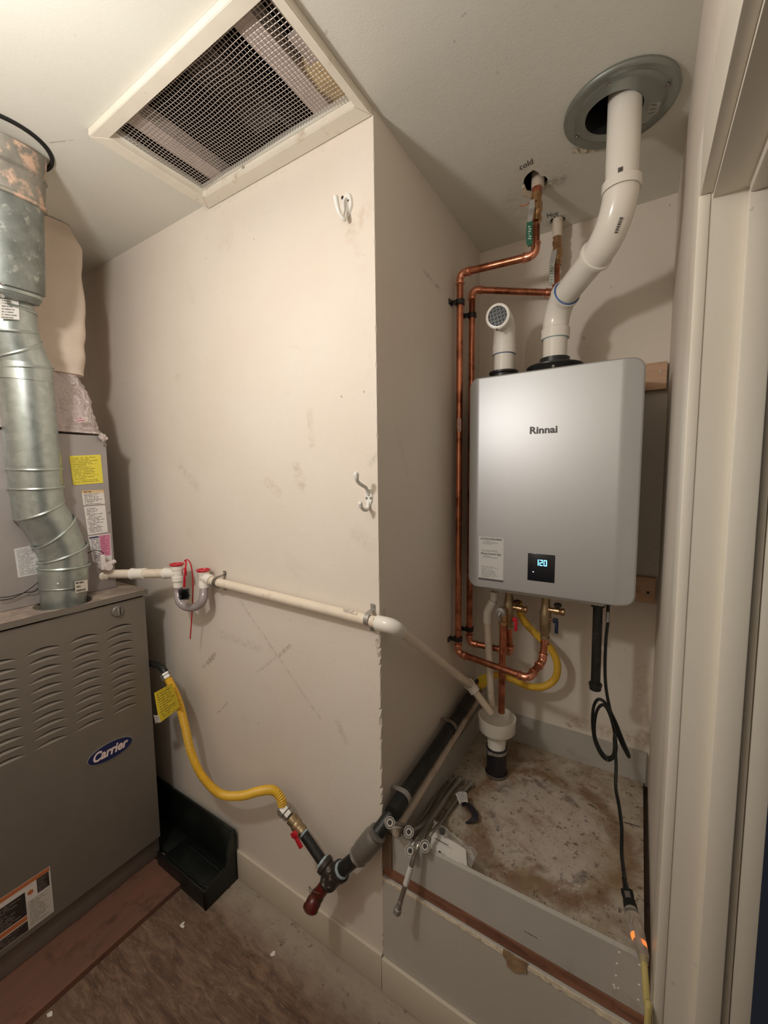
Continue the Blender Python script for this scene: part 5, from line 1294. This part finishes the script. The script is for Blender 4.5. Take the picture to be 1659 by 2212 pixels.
# isolation valves under the heater
def iso_valve(name, label, x, y, zt_, zb, colour, handle_px, side_px, knob):
    r = thing(name, label, 'valve', (x, y, zb)); L_ = zt_-zb
    obj('valve_body', lathe((x, y, zb), (0, 0, 1), [(0, .0125), (.001, .0155), (.008, .0155), (.010, .0135), (.022, .0135), (.030, .018), (L_*.52, .0195), (L_*.60, .0155), (L_*.72, .0135), (L_, .0140)], 20), M['brass_dull'], r)
    sa_, sb_ = at(*side_px[0], 'y', y-.004), at(*side_px[1], 'y', y-.010); d = sb_-sa_; l = d.length
    obj('service_port', lathe(V((x, y, sa_.z)), d, [(0, .010), (l*.25, .0105), (l*.28, .0085), (l*.45, .0085), (l*.48, .0125), (l*.75, .0125), (l*.78, .0100), (l*.9, .0125), (l, .0125), (l, .008)], 16), M['brass'], r)
    hc = at(*handle_px, 'y', y-.016)
    obj('valve_stem', sweep([(x, y, hc.z), hc], .005, 8), M['brass'], r)
    hbm = obox(hc+V((.006, -.002, 0)), (.008, 0, 0), (0, .006, 0), (0, 0, .0075), .002); obox(hc+V((.010, -.003, -.022)), (.0055, 0, 0), (0, .005, 0), (0, 0, .020), .002, hbm)
    obj('lever', hbm, M[colour], r, label={'red': 'red lever', 'blue': 'dark blue lever'}[colour])
    kc = at(*knob, 'y', y-.004); obj('port_knob', lathe(kc-V((0, 0, .006)), (0, 0, 1), [(0, .010), (.003, .0125), (.010, .012), (.013, .006)], 14), M['red_paint' if colour == 'red' else 'black_pl'], r)
    return r
iso_valve('hot_isolation_valve', 'brass isolation valve with red lever under the heater', .2040, .562, HZ0-.004, .965, 'red', (1109, 1337), ((1102, 1311), (1141, 1319)), (1117, 1300))
iso_valve('cold_isolation_valve', 'brass isolation valve with dark blue lever under the heater', cFb.x+.004, cFb.y+.010, HZ0-.004, .965, 'blue', (1196, 1340), ((1187, 1318), (1228, 1325)), (1205, 1307))
# relief valve and discharge pipe
RV = thing('relief_valve', 'brass relief valve with silver cap and copper pipe into the funnel', 'valve', (.172, .525, .64))
rv = at(1082, 1322, 'y', .520)
obj('valve_cap', lathe(rv+V((0, .012, 0)), (-.05, -1, -.1), [(0, .016), (.006, .0185), (.012, .0185), (.016, .0170), (.018, .012), (.019, .003)], 22), M['steel'], RV, label='silver cap')
obj('valve_body', lathe(rv+V((.004, .016, -.052)), (0, 0, 1), [(0, .0140), (.002, .0165), (.014, .0165), (.016, .0135), (.034, .0150), (.058, .0150), (.066, .010)], 20), M['brass'], RV)
obj('valve_arm', sweep([rv+V((.004, .016, 0)), (.2040, .562, rv.z+.004)], .012, 14), M['brass_dull'], RV)
obj('test_lever', sweep(catmull([rv+V((0, -.010, 0)), rv+V((-.003, -.014, -.010)), rv+V((0, -.010, -.030)), rv+V((.002, -.004, -.040))], 5), .0022, 6), M['steel'], RV)
dt = V((rv.x+.004, rv.y+.016, rv.z-.050)); de = at(1083, 1539, 'y', .525)
obj('discharge_pipe', sweep([dt, de], .0125, 20), M['copper'], RV, label='copper discharge pipe')
# white condensate pipe from the heater
WC = thing('heater_condensate_pipe', 'white plastic drain pipe from the heater into the funnel', 'pipe', at(1058, 1450, 'y', .60))
wpth = [at(1068, 1278, 'y', .585), at(1066, 1296, 'y', .585), at(1054, 1322, 'y', .585), at(1053, 1345, 'y', .585)]
obj('elbow', sweep(catmull(wpth, 6), [.0150]*7+[.0170]*12, 18), M['pvc'], WC)
obj('joint_ring', lathe(wpth[1], (wpth[2]-wpth[1]), [(0, .0160), (.0015, .0160)], 18), M['ink'], WC)
obj('pipe', sweep([wpth[-1], at(1062, 1532, 'y', .565)], .0135, 18), M['pvc_old'], WC)
# sediment leg
SL = thing('black_drip_leg', 'black iron pipe stub with an end cap hanging under the heater', 'pipe', at(1287, 1490, 'y', .55))
sa_, sb_ = at(1291, 1322, 'y', .55), at(1286, 1480, 'y', .55); sa_.z = HZ0-.02
obj('pipe', sweep([sa_, sb_], .0145, 18), M['black_iron'], SL)
obj('coupling', lathe(V((sa_.x, sa_.y, HZ0-.006)), (0, 0, -1), [(0, .017), (.030, .017), (.032, .0205), (.040, .0205), (.042, .0150)], 20), M['black_iron'], SL)
obj('end_cap', lathe(sb_+V((0, 0, .008)), (0, 0, -1), [(0, .0150), (.001, .0200), (.008, .0205), (.010, .0185), (.022, .0180), (.026, .012), (.027, .002)], 22), M['black_pl'], SL)

# ================================================================== FUNNEL
fx, fy_ = .171, .545
FN = thing('drain_funnel', 'white plastic funnel cup on a black rubber coupling on the platform', 'funnel', (fx, fy_, .39))
zb = .39; z_r = at(1070, 1610, 'y', fy_).z; z_c0 = at(1073, 1588, 'y', fy_-.02).z; z_c1 = at(1074, 1547, 'y', fy_).z
RCu = .0690
obj('rubber_coupling', lathe((fx, fy_, zb), (0, 0, 1), [(0, .036), (.004, .040), (.012, .0385), (.020, .0365), (z_r-zb-.022, .0375), (z_r-zb-.020, .0390), (z_r-zb, .0390), (z_r-zb, .034)], 32), M['rubber'], FN, ang=30)
obj('hose_clamp', lathe((fx, fy_, z_r-.017), (0, 0, 1), [(0, .0385), (0, .0398), (.011, .0398), (.011, .0385)], 32, False), M['steel'], FN)
obj('clamp_screw', obox((fx-.012, fy_-.041, z_r-.011), (.009, 0, 0), (0, .005, 0), (0, 0, .005), .0015), M['steel'], FN)
obj('hose_clamp', lathe((fx, fy_, zb+.004), (0, 0, 1), [(0, .0405), (0, .0415), (.010, .0415), (.010, .0405)], 32, False), M['steel_dk'], FN)
obj('neck', lathe((fx, fy_, z_r-.02), (0, 0, 1), [(0, .034), (.02, .034), (z_c0-z_r+.022, .0345)], 32), M['pvc'], FN)
obj('cup', lathe((fx, fy_, z_c0), (0, 0, 1), [(0, .036), (.0, .052), (.008, .063), (.014, RCu-.001), (z_c1-z_c0, RCu), (z_c1-z_c0, RCu-.005), (.018, RCu-.007), (.014, .040), (.010, .002)], 44), M['pvc'], FN, ang=40)

# ================================================================== POWER CORD
PCd = thing('power_cord', 'black power cord with a coiled loop hanging from the heater to the connector', 'cord', at(1330, 1600, 'y', .50))
cpts = [(1313, 1344, .56), (1309, 1380, .56), (1307, 1430, .56), (1308, 1475, .555), (1314, 1515, .55), (1325, 1560, .55), (1340, 1600, .55), (1356, 1632, .55), (1358, 1630, .545),
        (1345, 1598, .545), (1330, 1560, .545), (1312, 1525, .54), (1300, 1512, .54), (1290, 1512, .54), (1282, 1528, .54), (1280, 1560, .54), (1285, 1600, .54), (1300, 1632, .54), (1316, 1642, .54), (1330, 1625, .535),
        (1328, 1585, .535), (1318, 1545, .53), (1305, 1523, .53), (1292, 1530, .53), (1285, 1555, .53), (1285, 1590, .53), (1298, 1622, .525), (1313, 1636, .52), (1326, 1628, .515),
        (1329, 1585, .51), (1327, 1600, .50), (1331, 1650, .48), (1330, 1700, .44), (1337, 1740, .39), (1343, 1790, .33), (1343, 1840, .26), (1347, 1880, .20), (1350, 1902, .18)]
obj('cable', sweep(catmull([at(a, b_, 'y', y) for a, b_, y in cpts], 6), .0050, 8), M['black_cord'], PCd)
obj('cable_label', sweep([at(1313, 1321, 'y', .56), at(1312, 1343, 'y', .56)], .0062, 12), M['steel'], PCd, label='silver sleeve on the cord')
obj('cable_entry', sweep([at(1314, 1298, 'y', .56), at(1313, 1322, 'y', .56)], .0052, 10), M['black_cord'], PCd)
pl0, pl1, pl2 = at(1348, 1897, 'y', .185), at(1354, 1925, 'y', .155), at(1364, 1968, 'y', .105)
dpl = (pl2-pl1).normalized(); sd = dpl.cross((CAM-pl1).normalized()).normalized(); fd = sd.cross(dpl).normalized()
obj('strain_relief', sweep([pl0, pl0.lerp(pl1, .5), pl1], [.0055, .0065, .0085], 10), M['black_cord'], PCd)
bm = bmesh.new(); prev = None
for t, w_, h_ in ((0, .0105, .008), (.12, .014, .0095), (.16, .0115, .009), (.6, .0125, .0095), (1, .0145, .011)):
    c = pl1.lerp(pl2, t); row = [bm.verts.new(c+sd*a*w_+fd*b_*h_) for a, b_ in ((-1, -1), (1, -1), (1, 1), (-1, 1))]
    if prev:
        for k in range(4): bm.faces.new((prev[k], prev[(k+1) % 4], row[(k+1) % 4], row[k]))
    else: bm.faces.new(row[::-1])
    prev = row
bm.faces.new(prev); bmesh.ops.bevel(bm, geom=bm.edges[:], offset=.0015, segments=2, affect='EDGES'); obj('plug_body', bm, M['black_cord'], PCd, label='black moulded plug')
pm_ = pl1.lerp(pl2, .38)-fd*0; sgn = 1 if fd.dot(CAM-pm_) > 0 else -1
obj('plug_window', obox(pm_+fd*sgn*.0100, dpl*.008, sd*.0055, fd*.0006, .0003), M['grey_iron'], PCd)
# extension cord with lit clear socket
XC_ = thing('extension_cord', 'yellow extension cord with a clear socket glowing orange', 'cord', at(1400, 2120, 'y', .0))
s0, s1_, s2_ = pl2, at(1376, 2015, 'y', .05), at(1389, 2062, 'y', -.02)
obj('socket_body', sweep([s0-dpl*.0, s0+dpl*.010, s1_, s2_, at(1392, 2082, 'y', -.036)], [.0145, .0160, .0155, .0110, .0065], 16), M['clear'], XC_, label='clear plastic socket')
obj('contact', sweep([at(1368, 1985, 'y', .085), at(1371, 2003, 'y', .075)], .0018, 6), M['steel'], XC_)
obj('contact', sweep([at(1375, 1984, 'y', .085), at(1377, 2003, 'y', .075)], .0018, 6), M['steel'], XC_)
obj('indicator_light', sweep([at(1374, 2022, 'y', .045), at(1377, 2034, 'y', .028)], [.0024, .0022], 8), M['neon'], XC_, label='glowing orange indicator')
ep = [at(1389.5, 2064, 'y', -.022), at(1392, 2088, 'y', -.040), at(1395, 2130, 'y', -.070), at(1398, 2170, 'y', -.100), at(1400, 2211, 'y', -.130), V((.646, -.16, .22)), V((.650, -.22, .05)), V((.68, -.28, .009)), V((.85, -.38, .008)), V((1.1, -.45, .008))]
obj('cable', sweep(catmull(ep, 8), .0062, 10), M['yellow_cord'], XC_)

# ================================================================== BRAIDED HOSES, BAG, TAG
def braided(label, path, r=.0052, nut=True, ring_end=None, sleeve=None):
    root = thing('braided_supply_hose', label, 'hose', path[0], 'braided steel hoses in the alcove corner')
    pp = catmull(path, 8); obj('braid', sweep(pp, r, 12), M['braid'], root)
    d0 = (pp[-1]-pp[-2]).normalized(); d1 = (pp[0]-pp[1]).normalized()
    obj('end_fitting', lathe(pp[-1]-d0*.03, d0, [(0, r+.0012), (.014, r+.0014), (.016, r-.0002), (.020, r+.001), (.034, r+.0002)], 12), M['steel'], root)
    obj('end_nut', lathe(pp[-1]+d0*.002, d0, [(0, .0085), (.001, .0105), (.013, .0105), (.014, .009)], 6), M['steel'], root, smooth=False)
    obj('end_fitting', lathe(pp[0]-d1*.022, d1, [(0, r+.0012), (.014, r+.0014), (.016, r), (.024, r+.001)], 12), M['steel'], root)
    if ring_end:
        dn_r = (CAM-pp[0]).normalized(); c = pp[0]
        obj('end_nut', lathe(c-dn_r*.008, dn_r, [(0, .011), (.006, .0135), (.016, .0145), (.018, .0140), (.018, .0120), (.014, .0118)], 24, False), M['steel'], root)
        obj('washer', lathe(c-dn_r*.006, dn_r, [(0, .0100), (.0165, .0100), (.0165, .0050), (.006, .0050)], 20, False), M['washer'], root)
        obj('washer_hole', lathe(c-dn_r*.004, dn_r, [(0, .0056), (.0145, .0056)], 12), M['ink'], root)
    else: obj('end_nut', lathe(pp[0]-d1*.001, d1, [(0, .0095), (.001, .0115), (.014, .0115), (.015, .010)], 6), M['steel'], root, smooth=False)
    return root
A_ = lambda px, py, y: at(px, py, 'y', y)
Z_ = lambda px, py, z: at(px, py, 'z', z)
braided('braided hose whose round nut rests against the black gas pipe', [A_(842, 1777, -.042), A_(864, 1781, -.01), A_(888, 1783, .05), Z_(912, 1768, .452), Z_(936, 1728, .425), Z_(950, 1703, .412), Z_(962, 1686, .408)], ring_end=True)
braided('braided hose whose round nut lies on the corner of the upstand', [A_(883, 1797, .002), A_(897, 1792, .035), A_(912, 1782, .08), Z_(928, 1762, .440), Z_(950, 1726, .418), Z_(966, 1702, .409), Z_(981, 1682, .407)], ring_end=True)
braided('braided hose with its hexagonal nut lowest at the left corner', [A_(886, 1838, -.016), A_(896, 1818, .008), A_(912, 1800, .05), Z_(934, 1772, .432), Z_(962, 1731, .412), Z_(979, 1706, .407), Z_(995, 1688, .407)], ring_end=True)
braided('braided hose with its nut in front of the plastic bag', [A_(918, 1828, -.010), A_(925, 1810, .025), A_(938, 1792, .065), Z_(956, 1770, .420), Z_(980, 1736, .408), Z_(998, 1713, .407), Z_(1014, 1696, .407)], ring_end=True)
lh = [A_(860, 1962, -.062), A_(872, 1925, -.052), A_(884, 1885, -.042), A_(896, 1848, -.030), A_(907, 1818, -.008), Z_(922, 1784, .480), Z_(944, 1749, .448), Z_(968, 1715, .428), Z_(990, 1688, .420)]
r = braided('longest braided hose hanging over the front edge of the platform', lh, r=.0068)
pp = catmull(lh, 8); obj('clear_sleeve', sweep(pp[11:20], .0078, 14), M['sleeve'], r, label='cloudy white sleeve')
# tag with barcode
sa_ = V((.1330, .318, .424))
TG = thing('hose_tag', 'white barcode tag with a dark strap tied to the hoses', 'tag', sa_)
bm = bmesh.new(); uvl = bm.loops.layers.uv.verify(); q = [at(a, b_, 'z', .432) for a, b_ in ((993, 1737), (1011, 1734), (1008, 1712), (984, 1714))]
n = 6; R1, R2 = [], []
for k in range(n+1):
    t = k/n; h = V((0, 0, .006*math.sin(t*PI))); R1.append(bm.verts.new(q[0].lerp(q[1], t)+h)); R2.append(bm.verts.new(q[3].lerp(q[2], t)+h))
for k in range(n):
    f = bm.faces.new((R1[k], R1[k+1], R2[k+1], R2[k]))
    for lp_, uv_ in zip(f.loops, ((k/n, 0), ((k+1)/n, 0), ((k+1)/n, 1), (k/n, 1))): lp_[uvl].uv = uv_
r_ = bmesh.ops.extrude_face_region(bm, geom=bm.faces[:]); bmesh.ops.translate(bm, verts=[v for v in r_['geom'] if isinstance(v, bmesh.types.BMVert)], vec=(0, 0, -.0008))
obj('paper_tag', bm, ink_mat('tag_print', (.72, .68, .64), (.15, .13, .13), 7, 24, seed=4), TG)
sp2 = [(997, 1738, .425), (1008, 1736, .424), (1018, 1746, .418), (1026, 1758, .412), (1026, 1768, .408), (1018, 1774, .400), (1006, 1778, .393)]
bm = bmesh.new(); prev = None
for i, (a, b_, z) in enumerate(sp2):
    p = at(a, b_, 'z', z); nx_ = at(*sp2[min(i+1, 6)][:2], 'z', z)-at(*sp2[max(i-1, 0)][:2], 'z', z); s = nx_.cross(V((0, 0, 1))).normalized()*(.010, .011, .011, .012, .011, .008, .002)[i]
    row = [bm.verts.new(p-s), bm.verts.new(p+s), bm.verts.new(p+s+V((0, 0, .001))), bm.verts.new(p-s+V((0, 0, .001)))]
    if prev:
        for k in range(4): bm.faces.new((prev[k], prev[(k+1) % 4], row[(k+1) % 4], row[k]))
    else: bm.faces.new(row[::-1])
    prev = row
bm.faces.new(prev); obj('dark_strap', bm, simple('dark_purple_strap', (.022, .018, .026), .35), TG, ang=60)
# bag and paper leaning behind the front upstand
BG = thing('parts_bag', 'clear plastic bag with a folded white leaflet behind the front upstand', 'bag', (.17, .08, .392))
pz = [at(927, 1838, 'y', .024), at(1010, 1884, 'y', .024), at(1006, 1835, 'y', .085), at(935, 1795, 'y', .085)]
bm = bmesh.new(); n = 8; G = []
for i in range(n+1):
    row = []
    for j in range(n+1):
        u, v = i/n, j/n; p = pz[0].lerp(pz[1], u).lerp(pz[3].lerp(pz[2], u), v); row.append(bm.verts.new(p+V((0, 0, .003*math.sin(u*3)))))
    G.append(row)
for i in range(n):
    for j in range(n): bm.faces.new((G[i][j], G[i+1][j], G[i+1][j+1], G[i][j+1]))
r_ = bmesh.ops.extrude_face_region(bm, geom=bm.faces[:]); bmesh.ops.translate(bm, verts=[v for v in r_['geom'] if isinstance(v, bmesh.types.BMVert)], vec=(0, .001, -.001))
obj('leaflet', bm, M['paper'], BG)
for a, b_, rr2 in ((950, 1842, .004), (959, 1848, .0025), (967, 1855, .004)):
    p = at(a, b_, 'y', .027); obj('printed_dot', lathe(p+V((0, -.002, .002)), (CAM-p).normalized(), [(0, rr2), (.001, rr2)], 12), M['ink'], BG)
plate('print_line', at4([(940, 1812), (969, 1827), (968.5, 1825), (939.5, 1810)], 'y', .050), M['ink_grey'], BG, .0005)
p = at(957, 1795, 'y', .08); obj('printed_mark', lathe(p+V((0, -.004, .003)), (CAM-p).normalized(), [(0, .009), (.001, .009)], 14), M['ink'], BG)
bm = bmesh.new(); n = 22; G = []
bq = [at(925, 1842, 'y', .022), at(1012, 1886, 'y', .022), at(1032, 1842, 'y', .13), at(938, 1770, 'y', .15)]
for i in range(n+1):
    row = []
    for j in range(n+1):
        u, v = i/n, j/n; p = bq[0].lerp(bq[1], u).lerp(bq[3].lerp(bq[2], u), v)
        h = .008*noise.noise(V((u*5, v*5, 2)))+.005*noise.noise(V((u*14, v*14, 5)))+.012*math.sin(u*PI)*math.sin(v*PI)
        row.append(bm.verts.new(V((p.x+.004*noise.noise(V((u*9, v*9, 0))), p.y, max(p.z+h, .394)))))
    G.append(row)
for i in range(n):
    for j in range(n): bm.faces.new((G[i][j], G[i+1][j], G[i+1][j+1], G[i][j+1]))
obj('plastic_film', bm, M['bag'], BG, ang=50)

# ================================================================== DEBRIS
def chip(px, py, pl, v, pts2, label, mat='chip', th=.002):
    c = at(px, py, pl, v); bm = bmesh.new(); f = bm.faces.new([bm.verts.new((c.x+x, c.y+y, v+.0005+.002*(i % 2))) for i, (x, y) in enumerate(pts2)])
    r_ = bmesh.ops.extrude_face_region(bm, geom=[f]); bmesh.ops.translate(bm, verts=[q for q in r_['geom'] if isinstance(q, bmesh.types.BMVert)], vec=(0, 0, th))
    return tag(obj('paint_chip', bm, M[mat], smooth=False), label, 'chip', 'loose chips on the floor')
chip(395, 2000, 'z', 0, [(-.010, -.004), (-.002, -.008), (.010, -.004), (.008, .002), (.001, .000), (-.003, .010), (-.009, .006)], 'jagged white chip on the brown floor by the plywood')
chip(589, 2062, 'z', 0, [(-.006, -.006), (.005, -.007), (.009, .002), (.002, .009), (-.005, .007)], 'rounded white chip in the middle of the brown floor')
chip(107, 2193, 'z', 0, [(-.008, -.004), (.004, -.006), (.010, .003), (.002, .007), (-.006, .006)], 'white chip beside the plywood edge at the lower left')
chip(448, 1961, 'z', 0, [(-.003, -.003), (.003, -.002), (.002, .003), (-.002, .002)], 'tiny white chip in front of the black tray')
chip(497, 2148, 'z', 0, [(-.002, -.002), (.002, -.002), (.003, .002)], 'tiny white chip at the bottom of the floor')
# grit and straw on the platform
bm = bmesh.new(); random.seed(11)
for i in range(420):
    a = random.uniform(0, 2*PI); rr2 = random.uniform(.02, .34); x, y = .37+rr2*math.cos(a), .40+rr2*math.sin(a)
    if not (.06 < x < .64 and .03 < y < .77): continue
    s = random.uniform(.0008, .0028); q = [V((random.uniform(-1, 1), random.uniform(-1, 1), 0))*s for _ in range(3)]
    b0 = [bm.verts.new(V((x, y, .3902))+k) for k in q]; t0 = bm.verts.new((x, y, .3902+s*.8))
    try:
        bm.faces.new(b0)
        for k in range(3): bm.faces.new((b0[k], b0[(k+1) % 3], t0))
    except Exception: pass
o = obj('grit', bm, M['wood_dark'], smooth=False); o['kind'] = 'stuff'; tag(o, 'dark grit scattered over the stained platform', 'debris')
for (a, b_), (c, d), lb in (((1270, 1736), (1290, 1748), 'short dark sliver of wood near the upper middle of the stained platform'), ((1347, 1776), (1378, 1785), 'longest dark sliver, lying across behind the power cord')):
    p, q = at(a, b_, 'z', .392), at(c, d, 'z', .392)
    tag(obj('wood_sliver', sweep([p, (p+q)/2+V((0, 0, .001)), q], [.0012, .0016, .0008], 6), M['wood_dark']), lb, 'sliver')
# vertical crack line where the wall meets the plinth
struct(obj('trim_30', box((-.0010, -.0006, .112), (.0012, .0006, .40)), M['wood_end'], smooth=False))
